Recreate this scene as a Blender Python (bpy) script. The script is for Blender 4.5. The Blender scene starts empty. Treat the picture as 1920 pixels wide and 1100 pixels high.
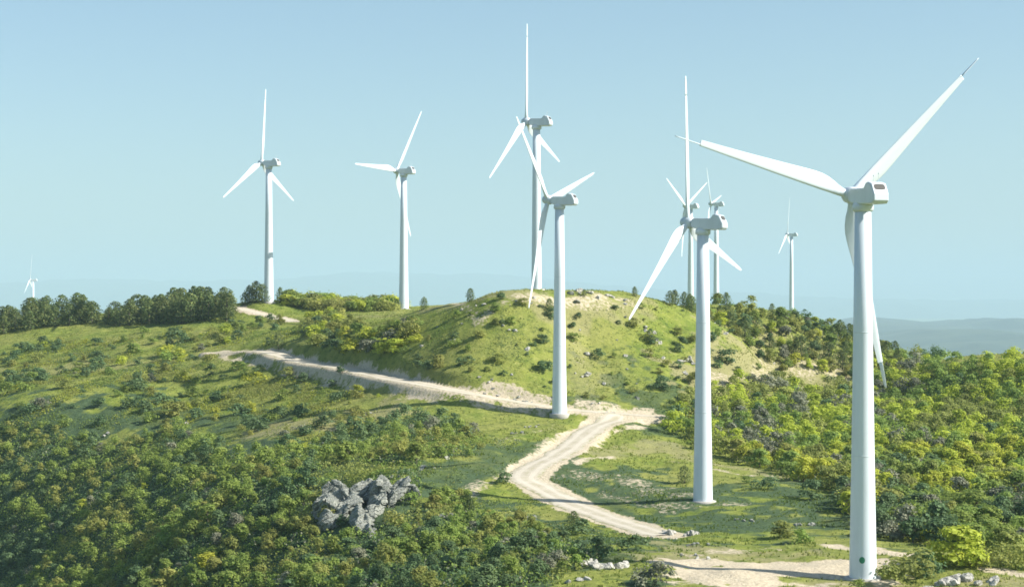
import bpy, bmesh, math, random
import numpy as np
from mathutils import Matrix, Vector, noise as mnoise

# ------------------------------------------------------------------ camera, sky, sun, exposure
SC = bpy.context.scene
COL = SC.collection
F, CX, CY = 3200.0, 960.0, 570.0          # focal length in photo pixels, principal column, horizon row
cam_data = bpy.data.cameras.new('camera')
cam_data.sensor_width = 36.0
cam_data.lens = 36.0 * F / 1920.0
cam_data.shift_y = (CY - 550.0) / 1920.0
cam_data.clip_start = 1.0
cam_data.clip_end = 90000.0
cam = bpy.data.objects.new('camera', cam_data)
cam.location = (0, 0, 0)
cam.rotation_euler = (math.radians(90), 0, 0)
COL.objects.link(cam)
SC.camera = cam

SUN_EL = 36.0
SUN_AZ = -12.0                             # degrees from +X (photo right) towards the camera (-Y)
world = bpy.data.worlds.new('World')
SC.world = world
world.use_nodes = True
wn, wl = world.node_tree.nodes, world.node_tree.links
bgn = wn['Background']
sky = wn.new('ShaderNodeTexSky')
sky.sky_type = 'NISHITA'
sky.sun_disc = False
sky.sun_elevation = math.radians(SUN_EL)
sky.sun_rotation = math.radians(90.0 - SUN_AZ)
sky.altitude = 600
sky.air_density = 1.0
sky.dust_density = 2.0
sky.ozone_density = 1.4
tint = wn.new('ShaderNodeMix'); tint.data_type = 'RGBA'; tint.blend_type = 'MULTIPLY'
tint.inputs[0].default_value = 1.0; tint.inputs[7].default_value = (.94, 1.035, 1.035, 1)   # clear, slightly cyan summer sky
wl.new(sky.outputs[0], tint.inputs[6])
wl.new(tint.outputs[2], bgn.inputs[0])
bgn.inputs[1].default_value = 0.072

sd = Vector((math.cos(math.radians(SUN_EL)) * math.cos(math.radians(SUN_AZ)),
             math.cos(math.radians(SUN_EL)) * math.sin(math.radians(SUN_AZ)), math.sin(math.radians(SUN_EL))))
sun_data = bpy.data.lights.new('sun', 'SUN')
sun_data.energy = 4.7
sun_data.angle = math.radians(0.53)
sun_data.color = (1.0, 0.94, 0.84)
sun = bpy.data.objects.new('sun', sun_data)
sun.rotation_euler = sd.to_track_quat('Z', 'Y').to_euler()
sun.location = (200, 0, 300)
COL.objects.link(sun)

SC.view_settings.view_transform = 'Standard'
SC.view_settings.look = 'None'
SC.view_settings.exposure = 1.05
SC.view_settings.gamma = 1.0
SC.render.engine = 'CYCLES'
SC.cycles.use_denoising = True
SC.cycles.max_bounces = 6
SC.cycles.diffuse_bounces = 3
SC.cycles.transmission_bounces = 3
SC.cycles.volume_bounces = 1
SC.cycles.transparent_max_bounces = 4
SC.cycles.filter_width = 1.7

HAZE_DENSITY = 0.85e-4
rng = np.random.default_rng(7)
random.seed(7)

# ------------------------------------------------------------------ small helpers
def tag(o, label=None, cat=None, group=None, kind=None):
    if label: o['label'] = label
    if cat: o['category'] = cat
    if group: o['group'] = group
    if kind: o['kind'] = kind
    return o

def link(name, data, parent=None):
    o = bpy.data.objects.new(name, data)
    COL.objects.link(o)
    if parent: o.parent = parent
    return o

def empty(name, loc, rz=0.0):
    o = bpy.data.objects.new(name, None)
    o.empty_display_size = 0.5
    o.location = loc
    o.rotation_euler = (0, 0, rz)
    COL.objects.link(o)
    return o

def mesh_np(name, verts, faces, mats, mat_idx=None, smooth=False, attrs=None):
    """faces: (n,3) or (n,4) int array"""
    verts = np.asarray(verts, np.float32); faces = np.asarray(faces, np.int32)
    me = bpy.data.meshes.new(name)
    n, k = faces.shape
    me.vertices.add(len(verts)); me.vertices.foreach_set('co', verts.ravel())
    me.loops.add(n * k); me.loops.foreach_set('vertex_index', faces.ravel())
    me.polygons.add(n)
    me.polygons.foreach_set('loop_start', np.arange(n, dtype=np.int32) * k)
    me.polygons.foreach_set('loop_total', np.full(n, k, np.int32))
    for m in (mats if isinstance(mats, (list, tuple)) else [mats]): me.materials.append(m)
    if mat_idx is not None: me.polygons.foreach_set('material_index', np.asarray(mat_idx, np.int32))
    me.polygons.foreach_set('use_smooth', np.full(n, smooth, bool))
    for an, arr in (attrs or {}).items():
        arr = np.asarray(arr, np.float32)
        if arr.ndim == 1:
            a = me.attributes.new(an, 'FLOAT', 'POINT'); a.data.foreach_set('value', arr)
        else:
            a = me.attributes.new(an, 'FLOAT_COLOR', 'POINT'); a.data.foreach_set('color', arr.ravel())
    me.update(calc_edges=True); me.validate()
    return me

def bm_mesh(name, bm, mats, smooth=False):
    me = bpy.data.meshes.new(name)
    bm.normal_update(); bm.to_mesh(me); bm.free()
    for m in (mats if isinstance(mats, (list, tuple)) else [mats]): me.materials.append(m)
    if smooth:
        for p in me.polygons: p.use_smooth = True
    return me

# cheap vectorised value noise (periodic lattice)
_L = np.random.default_rng(3).random((256, 256)).astype(np.float32)
def vnoise(x, y):
    xi = np.floor(x).astype(int); yi = np.floor(y).astype(int)
    fx = x - xi; fy = y - yi
    fx = fx * fx * (3 - 2 * fx); fy = fy * fy * (3 - 2 * fy)
    a = _L[xi & 255, yi & 255]; b = _L[(xi + 1) & 255, yi & 255]
    c = _L[xi & 255, (yi + 1) & 255]; d = _L[(xi + 1) & 255, (yi + 1) & 255]
    return (a * (1 - fx) + b * fx) * (1 - fy) + (c * (1 - fx) + d * fx) * fy
def fbm(x, y, oct=4):
    s = 0; a = 0.5; t = 0
    for k in range(oct):
        s = s + a * (vnoise(x * 2 ** k + 17.3 * k, y * 2 ** k + 9.1 * k) - 0.5); t += a; a *= 0.5
    return s / t * 2.0
def sstep(a, b, x):
    t = np.clip((x - a) / (b - a), 0, 1); return t * t * (3 - 2 * t)

# ------------------------------------------------------------------ materials
def mat(name):
    m = bpy.data.materials.new(name); m.use_nodes = True
    nt = m.node_tree
    return m, nt, nt.nodes, nt.links, nt.nodes['Principled BSDF']

def N(nodes, typ, **kw):
    n = nodes.new(typ)
    for k, v in kw.items(): setattr(n, k, v)
    return n

def mixc(nd, lk, fac, a, b, blend='MIX'):
    m = nd.new('ShaderNodeMix'); m.data_type = 'RGBA'; m.blend_type = blend
    for i, v in ((0, fac), (6, a), (7, b)):
        if hasattr(v, 'is_output'): lk.new(v, m.inputs[i])
        else: m.inputs[i].default_value = v if i == 0 else (*v, 1.0)
    return m.outputs[2]

def noise_node(nd, lk, co, scale, detail=4, rough=0.55):
    n = nd.new('ShaderNodeTexNoise'); n.inputs['Scale'].default_value = scale
    n.inputs['Detail'].default_value = detail; n.inputs['Roughness'].default_value = rough
    if co is not None: lk.new(co, n.inputs['Vector'])
    return n.outputs['Fac']

def remap(nd, lk, v, a, b, c=0.0, d=1.0):
    m = nd.new('ShaderNodeMapRange'); m.inputs[1].default_value = a; m.inputs[2].default_value = b
    m.inputs[3].default_value = c; m.inputs[4].default_value = d
    lk.new(v, m.inputs[0]); return m.outputs[0]

def leaf_material(name, c_dark, c_mid, c_light, transl=0.35):
    m, nt, nd, lk, p = mat(name)
    at = N(nd, 'ShaderNodeAttribute', attribute_name='tone')
    oi = nd.new('ShaderNodeObjectInfo')
    r = nd.new('ShaderNodeValToRGB')
    r.color_ramp.elements[0].color = (*c_dark, 1); r.color_ramp.elements[1].color = (*c_light, 1)
    e = r.color_ramp.elements.new(0.5); e.color = (*c_mid, 1)
    lk.new(at.outputs['Fac'], r.inputs[0])
    hs = nd.new('ShaderNodeHueSaturation')
    lk.new(remap(nd, lk, oi.outputs['Random'], 0, 1, 0.492, 0.515), hs.inputs['Hue'])
    mul = nd.new('ShaderNodeMath'); mul.operation = 'MULTIPLY'; mul.inputs[1].default_value = 7.31
    fr = nd.new('ShaderNodeMath'); fr.operation = 'FRACT'
    lk.new(oi.outputs['Random'], mul.inputs[0]); lk.new(mul.outputs[0], fr.inputs[0])
    lk.new(remap(nd, lk, fr.outputs[0], 0, 1, 0.85, 1.2), hs.inputs['Value'])
    lk.new(r.outputs[0], hs.inputs['Color'])
    lk.new(hs.outputs[0], p.inputs['Base Color'])
    p.inputs['Roughness'].default_value = 0.6
    p.inputs['Specular IOR Level'].default_value = 0.25
    tr = nd.new('ShaderNodeBsdfTranslucent')
    lk.new(hs.outputs[0], tr.inputs['Color'])
    mx = nd.new('ShaderNodeMixShader'); mx.inputs[0].default_value = transl
    lk.new(p.outputs[0], mx.inputs[1]); lk.new(tr.outputs[0], mx.inputs[2])
    lk.new(mx.outputs[0], nd['Material Output'].inputs['Surface'])
    return m

M_YG = leaf_material('leaf_yellow_green', (.30, .345, .045), (.45, .49, .065), (.58, .60, .09), .5)
M_MG = leaf_material('leaf_mid_green', (.16, .22, .05), (.25, .33, .075), (.35, .42, .10), .48)
M_OL = leaf_material('leaf_olive', (.19, .21, .06), (.30, .32, .085), (.41, .42, .12), .48)
M_GR = leaf_material('leaf_grey_brown', (.14, .15, .10), (.22, .23, .155), (.30, .31, .21), 0.3)
M_DG = leaf_material('leaf_dark_green', (.07, .12, .05), (.115, .18, .075), (.17, .24, .095), 0.35)
M_PN = leaf_material('pine_needles', (.07, .11, .04), (.15, .20, .065), (.28, .29, .09), 0.35)
M_HT = leaf_material('grass_blades', (.10, .15, .028), (.19, .23, .045), (.29, .29, .085), 0.35)
LEAF = {'yellow': M_YG, 'green': M_MG, 'olive': M_OL, 'grey': M_GR, 'dark': M_DG}

def bark_material():
    m, nt, nd, lk, p = mat('bark')
    co = nd.new('ShaderNodeTexCoord').outputs['Object']
    f = noise_node(nd, lk, co, 3.0, 5)
    lk.new(mixc(nd, lk, f, (.07, .055, .04), (.22, .19, .15)), p.inputs['Base Color'])
    p.inputs['Roughness'].default_value = 0.9
    return m
M_BARK = bark_material()

def rock_material(name, ca, cb, cc):
    m, nt, nd, lk, p = mat(name)
    co = nd.new('ShaderNodeTexCoord').outputs['Object']
    f1 = noise_node(nd, lk, co, 0.55, 6, 0.65)
    f2 = noise_node(nd, lk, co, 3.5, 5, 0.7)
    c = mixc(nd, lk, remap(nd, lk, f1, .35, .65), ca, cb)
    c = mixc(nd, lk, remap(nd, lk, f2, .52, .70), c, cc)
    vo = nd.new('ShaderNodeTexVoronoi'); vo.feature = 'DISTANCE_TO_EDGE'; vo.inputs['Scale'].default_value = 0.9
    lk.new(co, vo.inputs['Vector'])
    c = mixc(nd, lk, remap(nd, lk, vo.outputs['Distance'], 0.0, 0.045, 0.8, 0.0), c, (.06, .06, .05))
    lk.new(c, p.inputs['Base Color'])
    p.inputs['Roughness'].default_value = 0.92
    b = nd.new('ShaderNodeBump'); b.inputs['Strength'].default_value = 0.9; b.inputs['Distance'].default_value = 0.25
    lk.new(f2, b.inputs['Height']); lk.new(b.outputs[0], p.inputs['Normal'])
    return m
M_ROCK = rock_material('grey_rock', (.20, .215, .195), (.33, .34, .30), (.11, .14, .095))
M_LIME = rock_material('pale_limestone', (.36, .355, .32), (.54, .52, .47), (.22, .22, .17))

def paint_material(name, col, rough=0.38):
    m, nt, nd, lk, p = mat(name)
    co = nd.new('ShaderNodeTexCoord').outputs['Object']
    mp = nd.new('ShaderNodeMapping'); mp.inputs['Scale'].default_value = (1, 1, .12); lk.new(co, mp.inputs['Vector'])
    f = noise_node(nd, lk, mp.outputs[0], 1.3, 6, .6)
    lk.new(mixc(nd, lk, remap(nd, lk, f, .45, .8), col, tuple(c * .90 for c in col)), p.inputs['Base Color'])
    lk.new(remap(nd, lk, f, .3, .7, rough - .06, rough + .1), p.inputs['Roughness'])
    return m
M_WHITE = paint_material('turbine_white', (.63, .70, .755))
M_GREY = paint_material('turbine_light_grey', (.56, .625, .68))
M_SEAM = paint_material('flange_grey', (.58, .65, .70))
M_CONC = paint_material('foundation_concrete', (.40, .385, .35), .85)
def dark_material():
    m, nt, nd, lk, p = mat('dark_vent')
    co = nd.new('ShaderNodeTexCoord').outputs['Object']
    f = noise_node(nd, lk, co, 6, 3)
    lk.new(mixc(nd, lk, f, (.025, .025, .025), (.07, .07, .068)), p.inputs['Base Color'])
    p.inputs['Roughness'].default_value = 0.7
    return m
M_DARK = dark_material()
M_GREEN = paint_material('emblem_green', (.02, .22, .12))

# ------------------------------------------------------------------ terrain heights
def P(px, py, d):
    return ((px - CX) / F * d, d, -(py - CY) / F * d)
CPS = [  # photo column, photo row, distance: ground points read off the photograph
 # turbine feet
 (1620,1085,197),(1320,942,275),(1050,781,360),(1008,544,414),(759,581,545),(508,563,550),
 # lower edge
 (-160,1150,375),(0,1100,355),(240,1100,300),(480,1100,254),(720,1100,207),(960,1100,191),(1200,1100,187),(1450,1100,190),(1700,1100,194),(1920,1092,196),
 # nearest platform and track
 (1450,1060,206),(1700,1032,220),(1250,1060,203),(1570,1022,226),(1300,1020,221),(1920,1075,201),
 # lower road
 (1230,1000,246),(1130,965,266),(1000,912,292),(965,890,300),(1040,850,318),(1130,792,355),(1230,776,366),
 # second platform
 (1150,903,296),(1400,905,297),(1500,940,276),(1560,962,262),(1420,990,246),(1300,985,249),(1230,965,262),
 (1200,832,340),(1300,872,318),
 # wood on the right
 (1300,785,368),(1500,880,325),(1600,950,270),(1750,1003,240),(1920,1050,220),
 (1450,725,428),(1600,725,440),(1600,810,368),(1750,855,335),(1750,760,402),(1900,905,302),(1900,810,350),(1920,702,398),
 (1890,668,420),(1750,682,430),(1650,664,468),(1560,627,480),(2100,675,420),(2100,900,312),
 # main hill
 (1240,567,438),(1180,552,424),(1100,548,412),(1000,556,404),(900,566,404),(950,559,403),(850,574,420),(800,580,436),(1400,585,458),(1500,605,470),
 (1240,700,390),(1240,630,412),(1100,640,402),(1000,700,380),(900,640,389),(860,712,375),(1400,640,425),(1550,692,440),(1200,752,372),
 # upper road and spoil
 (960,750,369),(850,737,371),(760,718,382),(680,702,404),(580,681,426),(480,661,452),(400,662,468),
 (560,606,505),(500,591,534),(440,574,545),(560,569,560),(650,582,550),(700,642,416),(620,622,455),(640,640,428),(560,640,446),(640,600,482),(720,600,462),(760,600,440),
 # left shoulder
 (300,604,556),(200,604,556),(100,608,556),(0,638,540),(-150,664,540),(330,580,600),(100,596,600),(0,612,660),
 (0,760,420),(0,900,392),(200,700,460),(200,800,400),(200,950,350),(400,720,430),(400,850,350),(400,950,300),
 (600,762,384),(600,850,325),(700,950,268),(600,1000,262),(800,802,344),(900,852,310),(850,950,270),(950,1000,236),
]
pts = [P(*c) for c in CPS]
pts += [(82,785,-3),(103,858,-4),(178,1090,-3),(150,1000,-16),(125,1085,-18),(95,1000,-16),(62,600,-4),(130,950,-4),(48,520,-5),(-382,1350,-25),(-449,1600,-28),(-60,640,-7),(-160,660,-10),
        (-300,420,-85),(-330,700,-60),(230,300,-35),(250,500,-40),(320,800,-45),(-200,230,-82),(0,20,-75),(130,90,-60),(-120,110,-75),
        (60,150,-37),(0,150,-36),(5,440,0.2),(20,446,.2),(-12,450,-1.5),(-5,420,1.6),(15,420,2.3),(110,1090,-8),(60,1100,-20),(130,1000,-10),(30,1000,-30),(38,462,-1),(-40,475,-4),(-22,430,-1),(0,480,-3),
        (126,842,-14),(70,520,-9),(110,560,-24),(120,620,-36),(130,700,-45),(150,785,-50),(170,860,-50),(225,1000,-55),(240,1090,-50),(90,700,-16),(160,640,-50),(200,560,-55),
        (0,1500,-110),(600,1500,-120),(-650,1500,-110),(500,300,-120),(-500,300,-140),(0,-300,-150),(0,900,-45),(-180,950,-50)]
pts = np.array(pts)
def tps(r2): return r2 * np.log(r2 + 1e-9) * 0.5
S_ = 100.0
A_ = pts[:, :2] / S_
K_ = tps(((A_[:, None] - A_[None]) ** 2).sum(-1)) + np.eye(len(A_)) * 0.004
P_ = np.c_[np.ones(len(A_)), A_]
sol = np.linalg.solve(np.block([[K_, P_], [P_.T, np.zeros((3, 3))]]), np.r_[pts[:, 2], 0, 0, 0])
def h_base(x, y):
    x = np.asarray(x, float); y = np.asarray(y, float); sh = x.shape
    q = np.c_[x.ravel(), y.ravel()] / S_
    out = sol[-3] + q @ sol[-2:]
    for i in range(0, len(q), 40000):
        qq = q[i:i + 40000]
        d2 = (qq[:, None, 0] - A_[None, :, 0]) ** 2 + (qq[:, None, 1] - A_[None, :, 1]) ** 2
        out[i:i + 40000] += tps(d2) @ sol[:-3]
    return out.reshape(sh)

def axis(lo, hi, step, far_lo, far_hi, g=1.09):
    a = list(np.arange(lo, hi + 1e-6, step)); s = step
    while a[-1] < far_hi: s *= g; a.append(a[-1] + s)
    s = step; b = []
    c = lo
    while c > far_lo: s *= g; c -= s; b.append(c)
    return np.array(b[::-1] + a)
GX = axis(-165, 165, 0.75, -50000, 50000)
GY = axis(178, 590, 0.75, -3000, 50000)
XX, YY = np.meshgrid(GX, GY, indexing='ij')
def far_plain(x, y):
    return -260 + 60 * fbm(x / 2600 + 3, y / 2600 + 8, 4)
R0 = np.hypot(XX, YY - 500)
near_m = R0 < 1700
ZZ = far_plain(XX, YY)
zb = h_base(XX[near_m], YY[near_m])
w = sstep(900, 1650, R0[near_m])
ZZ[near_m] = np.clip(zb, -230, 60) * (1 - w) + ZZ[near_m] * w
ZZ += (0.8 * fbm(XX / 14, YY / 14, 4) + 0.28 * fbm(XX / 3.1 + 50, YY / 3.1, 2)) * sstep(900, 300, R0)

def hgt(x, y, arr=None):
    arr = ZZ if arr is None else arr
    x = np.asarray(x, float); y = np.asarray(y, float)
    i = np.clip(np.searchsorted(GX, x) - 1, 0, len(GX) - 2); j = np.clip(np.searchsorted(GY, y) - 1, 0, len(GY) - 2)
    fx = (x - GX[i]) / (GX[i + 1] - GX[i]); fy = (y - GY[j]) / (GY[j + 1] - GY[j])
    return (arr[i, j] * (1 - fx) + arr[i + 1, j] * fx) * (1 - fy) + (arr[i, j + 1] * (1 - fx) + arr[i + 1, j + 1] * fx) * fy
def hit(px, py, dmin=170.0, dmax=1500.0):
    d = np.arange(dmin, dmax, 0.4)
    x = (px - CX) / F * d; z = -(py - CY) / F * d
    below = hgt(x, d) >= z
    k = int(np.argmax(below)) if below.any() else len(d) - 1
    return np.array([x[k], d[k], hgt(x[k], d[k])])
def pix(x, y, z):
    return CX + F * x / y, CY - F * z / y

# roads: photo points -> ground points -> smooth centreline, cut level into the slope
def catmull(p, n=14):
    p = np.array(p, float); p = np.vstack([2 * p[0] - p[1], p, 2 * p[-1] - p[-2]])
    out = []
    for i in range(1, len(p) - 2):
        for t in np.linspace(0, 1, n, endpoint=False):
            out.append(0.5 * ((2 * p[i]) + (-p[i-1] + p[i+1]) * t + (2*p[i-1] - 5*p[i] + 4*p[i+1] - p[i+2]) * t*t
                              + (-p[i-1] + 3*p[i] - 3*p[i+1] + p[i+2]) * t**3))
    out.append(p[-2]); return np.array(out)
def resample(p, step):
    s = np.r_[0, np.cumsum(np.hypot(*np.diff(p[:, :2], axis=0).T))]
    t = np.arange(0, s[-1], step)
    return np.c_[np.interp(t, s, p[:, 0]), np.interp(t, s, p[:, 1])]
ROADS = [  # name, photo points, half width
 ('low',  [(1240,1003),(1222,997),(1160,978),(1090,951),(1025,921),(985,897),(1003,876),(1052,846),(1092,818),(1128,795),(1168,785)], 2.75),
 ('high', [(1232,784),(1170,777),(1110,772),(1040,765),(960,750),(860,735),(760,715),(680,700),(590,683),(530,668),(480,659),(432,660),(400,663)], 2.9),
 ('top',  [(556,604),(520,597),(490,590),(462,581),(440,574)], 2.3),
]
def dist_to_path(x, y, path):
    """distance to path samples and index of the nearest sample"""
    best = np.full(x.shape, 1e9); idx = np.zeros(x.shape, int)
    for k, (a, b) in enumerate(path):
        d = (x - a) ** 2 + (y - b) ** 2
        m = d < best; best[m] = d[m]; idx[m] = k
    return np.sqrt(best), idx
road_paths = []
for nm, pp, hw in ROADS:
    w3 = [hit(*q)[:2] for q in pp]
    path = resample(catmull(w3), 0.9)
    zc = hgt(path[:, 0], path[:, 1])
    kz = np.ones(23) / 23; zs = np.convolve(np.pad(zc, 11, mode='edge'), kz, 'valid')
    road_paths.append((nm, path, zs, hw))
BARE = np.zeros_like(ZZ); DRY = np.zeros_like(ZZ); LUSH_SHADE = np.zeros_like(ZZ)
for nm, path, zs, hw in road_paths:
    lo = path.min(0) - 14; hi = path.max(0) + 14
    ii = np.where((GX > lo[0]) & (GX < hi[0]))[0]; jj = np.where((GY > lo[1]) & (GY < hi[1]))[0]
    sl = np.s_[ii[0]:ii[-1] + 1, jj[0]:jj[-1] + 1]
    dd, kk = dist_to_path(XX[sl], YY[sl], path)
    wv = sstep(hw + 2.6, hw + 0.5, dd)
    ZZ[sl] = ZZ[sl] * (1 - wv) + zs[kk] * wv
    rag = 1.2 * fbm(XX[sl] / 4, YY[sl] / 4, 3)
    BARE[sl] = np.maximum(BARE[sl], sstep(hw + 2.1, hw + 0.3, dd + rag))

def stroke(layer, pp, width, strength=1.0, rag=0.8, soft=1.6):
    """a worn, planted or shade-coloured strip on the ground along photo points, width in metres"""
    w3 = np.array([hit(*q)[:2] for q in pp])
    path = resample(catmull(w3, 8), 0.8) if len(w3) > 1 else w3
    lo = path.min(0) - width - 6; hi = path.max(0) + width + 6
    ii = np.where((GX > lo[0]) & (GX < hi[0]))[0]; jj = np.where((GY > lo[1]) & (GY < hi[1]))[0]
    if len(ii) < 2 or len(jj) < 2: return
    sl = np.s_[ii[0]:ii[-1] + 1, jj[0]:jj[-1] + 1]
    dd, _ = dist_to_path(XX[sl], YY[sl], path)
    r = rag * width * fbm(XX[sl] / 3.5 + 7, YY[sl] / 3.5, 4)
    layer[sl] = np.maximum(layer[sl], strength * sstep(width / 2 + soft, max(width / 2 - soft, 0), dd + r))
# pale spoil below the upper road, cut bank above it
stroke(BARE, [(420,668),(500,676),(580,692),(680,714),(760,732),(830,746)], 3.5, .7)
stroke(BARE, [(760,733),(850,750),(950,766),(1015,773)], 4, .62)
stroke(BARE, [(880,752),(960,770),(1000,776)], 4, .42)
stroke(BARE, [(1090,760),(1150,768),(1215,772)], 3, .6)
stroke(BARE, [(900,728),(960,740),(1020,752)], 2.5, .65)
# junction apron and verge of the lower road
stroke(BARE, [(1130,790),(1180,785),(1222,783)], 5, 1, .4)
stroke(BARE, [(1200,800),(1150,812),(1112,832)], 2.6, .7)
stroke(BARE, [(960,888),(900,915),(850,935)], 3.5, .5)
stroke(BARE, [(975,880),(1010,852),(1050,815)], 2.5, .6)
stroke(BARE, [(1085,868),(1110,858),(1150,857)], 1.6, .7)
stroke(BARE, [(940,830),(1000,812),(1040,800)], 5, .35)
# tracks on the second platform
stroke(BARE, [(1060,890),(1130,898),(1200,905),(1260,915)], 1.6, .5)
stroke(BARE, [(1345,880),(1400,890),(1450,893)], 1.6, .65)
stroke(BARE, [(1280,940),(1330,946),(1400,942)], 1.2, .35)
stroke(BARE, [(1090,892),(1180,905),(1280,926)], 7, .42)
stroke(BARE, [(1250,946),(1320,950),(1400,946)], 4, .42)
stroke(BARE, [(1130,925),(1200,945),(1260,962)], 3, .4)
# nearest platform
stroke(BARE, [(1340,1072),(1450,1064),(1575,1066)], 15, .95, .45)
stroke(BARE, [(1560,1058),(1600,1062)], 9, .9, .4)
stroke(BARE, [(1300,1040),(1400,1032),(1460,1028)], 3, .55)
stroke(BARE, [(1560,1024),(1620,1030),(1700,1040)], 5, 1, .4)
stroke(BARE, [(1850,1068),(1920,1078)], 3.5, 1, .4)
stroke(BARE, [(1280,1094),(1450,1092),(1590,1094)], 2.5, .6)
# bare crest and scree on the hill
stroke(BARE, [(810,574),(870,571),(940,566),(1000,562)], 2.4, .54)
stroke(BARE, [(960,562),(1030,560),(1090,564),(1180,562)], 3.5, .56)
stroke(BARE, [(1070,575),(1130,572),(1190,572)], 3, .42)
stroke(BARE, [(1080,640),(1095,680),(1100,720)], 2.5, .3)
stroke(BARE, [(1340,715),(1420,705),(1500,700),(1590,712)], 5, .46)
stroke(BARE, [(1440,690),(1520,690),(1590,700)], 4, .42)
stroke(DRY,  [(1060,620),(1085,670),(1100,730)], 7, .4)
stroke(DRY,  [(800,578),(1000,566),(1200,568)], 8, .7)
stroke(DRY,  [(1340,710),(1480,695),(1590,705)], 20, .9)
stroke(DRY,  [(520,800),(620,790),(700,775)], 14, .8)
stroke(DRY,  [(0,700),(150,690),(300,680)], 16, .5)
stroke(DRY,  [(640,590),(720,595)], 12, .5)
stroke(DRY,  [(1130,850),(1250,840),(1300,860)], 10, .7)
stroke(DRY,  [(1340,870),(1450,890),(1540,905)], 5, .8)
stroke(DRY,  [(1300,1050),(1400,1045),(1560,1085)], 14, .8)
stroke(DRY,  [(1850,1090),(1920,1095)], 6, .9)
stroke(LUSH_SHADE, [(1080,895),(1200,915),(1300,930),(1400,940),(1530,950)], 24, 1.0)  # dark grass colour stands in for the dim light on the platform
stroke(LUSH_SHADE, [(1250,970),(1350,975),(1430,985)], 20, 1.0)
stroke(LUSH_SHADE, [(820,900),(950,870),(1000,840)], 14, .8)
stroke(LUSH_SHADE, [(820,960),(950,1000),(1100,1040)], 18, .8)
stroke(LUSH_SHADE, [(100,800),(300,790),(500,790)], 18, .7)
stroke(LUSH_SHADE, [(0,900),(200,980),(400,1020),(600,1050),(850,1060)], 60, 1.0)  # shade of the lower left slope painted into the turf colour
stroke(LUSH_SHADE, [(1750,950),(1700,850),(1600,800),(1400,800)], 50, .8)
# photographed bank between road and second platform, its shaded face painted dark green
stroke(LUSH_SHADE, [(1040,908),(1130,940),(1210,978)], 4, 1.0)

def ground_material():
    m, nt, nd, lk, p = mat('hill_ground')
    geo = nd.new('ShaderNodeNewGeometry')
    at = N(nd, 'ShaderNodeAttribute', attribute_name='cover')
    sep = nd.new('ShaderNodeSeparateColor'); lk.new(at.outputs['Color'], sep.inputs[0])
    pos = geo.outputs['Position']
    n_big = noise_node(nd, lk, pos, 0.035, 4)
    n_mid = noise_node(nd, lk, pos, 0.22, 5, .6)
    n_fin = noise_node(nd, lk, pos, 1.3, 6, .7)
    g = mixc(nd, lk, remap(nd, lk, n_mid, .36, .64), (.125, .175, .028), (.225, .255, .052))
    g = mixc(nd, lk, remap(nd, lk, n_big, .42, .64, 0, .7), g, (.25, .25, .075))
    g = mixc(nd, lk, remap(nd, lk, n_fin, .56, .74, 0, .75), g, (.055, .09, .024))
    g = mixc(nd, lk, remap(nd, lk, n_fin, .30, .44, .55, 0), g, (.30, .29, .13))
    n_tus = noise_node(nd, lk, pos, .62, 5, .72)
    g = mixc(nd, lk, remap(nd, lk, n_tus, .53, .63, 0, .8), g, (.065, .095, .026))
    g = mixc(nd, lk, remap(nd, lk, n_tus, .34, .42, .6, 0), g, (.31, .31, .10))
    lush_shade = mixc(nd, lk, remap(nd, lk, n_fin, .4, .65), (.075, .115, .055), (.04, .068, .032))  # dark green grass colour that also carries painted shade
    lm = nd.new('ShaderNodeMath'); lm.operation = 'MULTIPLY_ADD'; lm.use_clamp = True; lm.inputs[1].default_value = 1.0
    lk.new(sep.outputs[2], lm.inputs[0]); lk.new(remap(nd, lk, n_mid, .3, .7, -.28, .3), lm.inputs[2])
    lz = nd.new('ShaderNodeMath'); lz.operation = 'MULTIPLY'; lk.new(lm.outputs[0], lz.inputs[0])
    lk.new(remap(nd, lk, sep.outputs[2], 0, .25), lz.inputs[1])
    g = mixc(nd, lk, lz.outputs[0], g, lush_shade)
    dry = mixc(nd, lk, n_fin, (.33, .30, .165), (.20, .20, .07))
    g = mixc(nd, lk, sep.outputs[1], g, dry)
    n_peb = noise_node(nd, lk, pos, 2.6, 5, .75)
    bare = mixc(nd, lk, remap(nd, lk, n_peb, .38, .66), (.60, .525, .395), (.36, .305, .215))
    # bare earth breaks up into patches where the wear is light
    add = nd.new('ShaderNodeMath'); add.operation = 'ADD'
    lk.new(sep.outputs[0], add.inputs[0]); lk.new(remap(nd, lk, n_fin, .25, .75, -.45, .45), add.inputs[1])
    g = mixc(nd, lk, remap(nd, lk, add.outputs[0], .38, .62), g, bare)
    lk.new(g, p.inputs['Base Color'])
    p.inputs['Roughness'].default_value = 0.95
    p.inputs['Specular IOR Level'].default_value = 0.1
    b = nd.new('ShaderNodeBump'); b.inputs['Strength'].default_value = 0.8; b.inputs['Distance'].default_value = 0.35
    lk.new(n_fin, b.inputs['Height']); lk.new(b.outputs[0], p.inputs['Normal'])
    return m
M_GROUND = ground_material()
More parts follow.
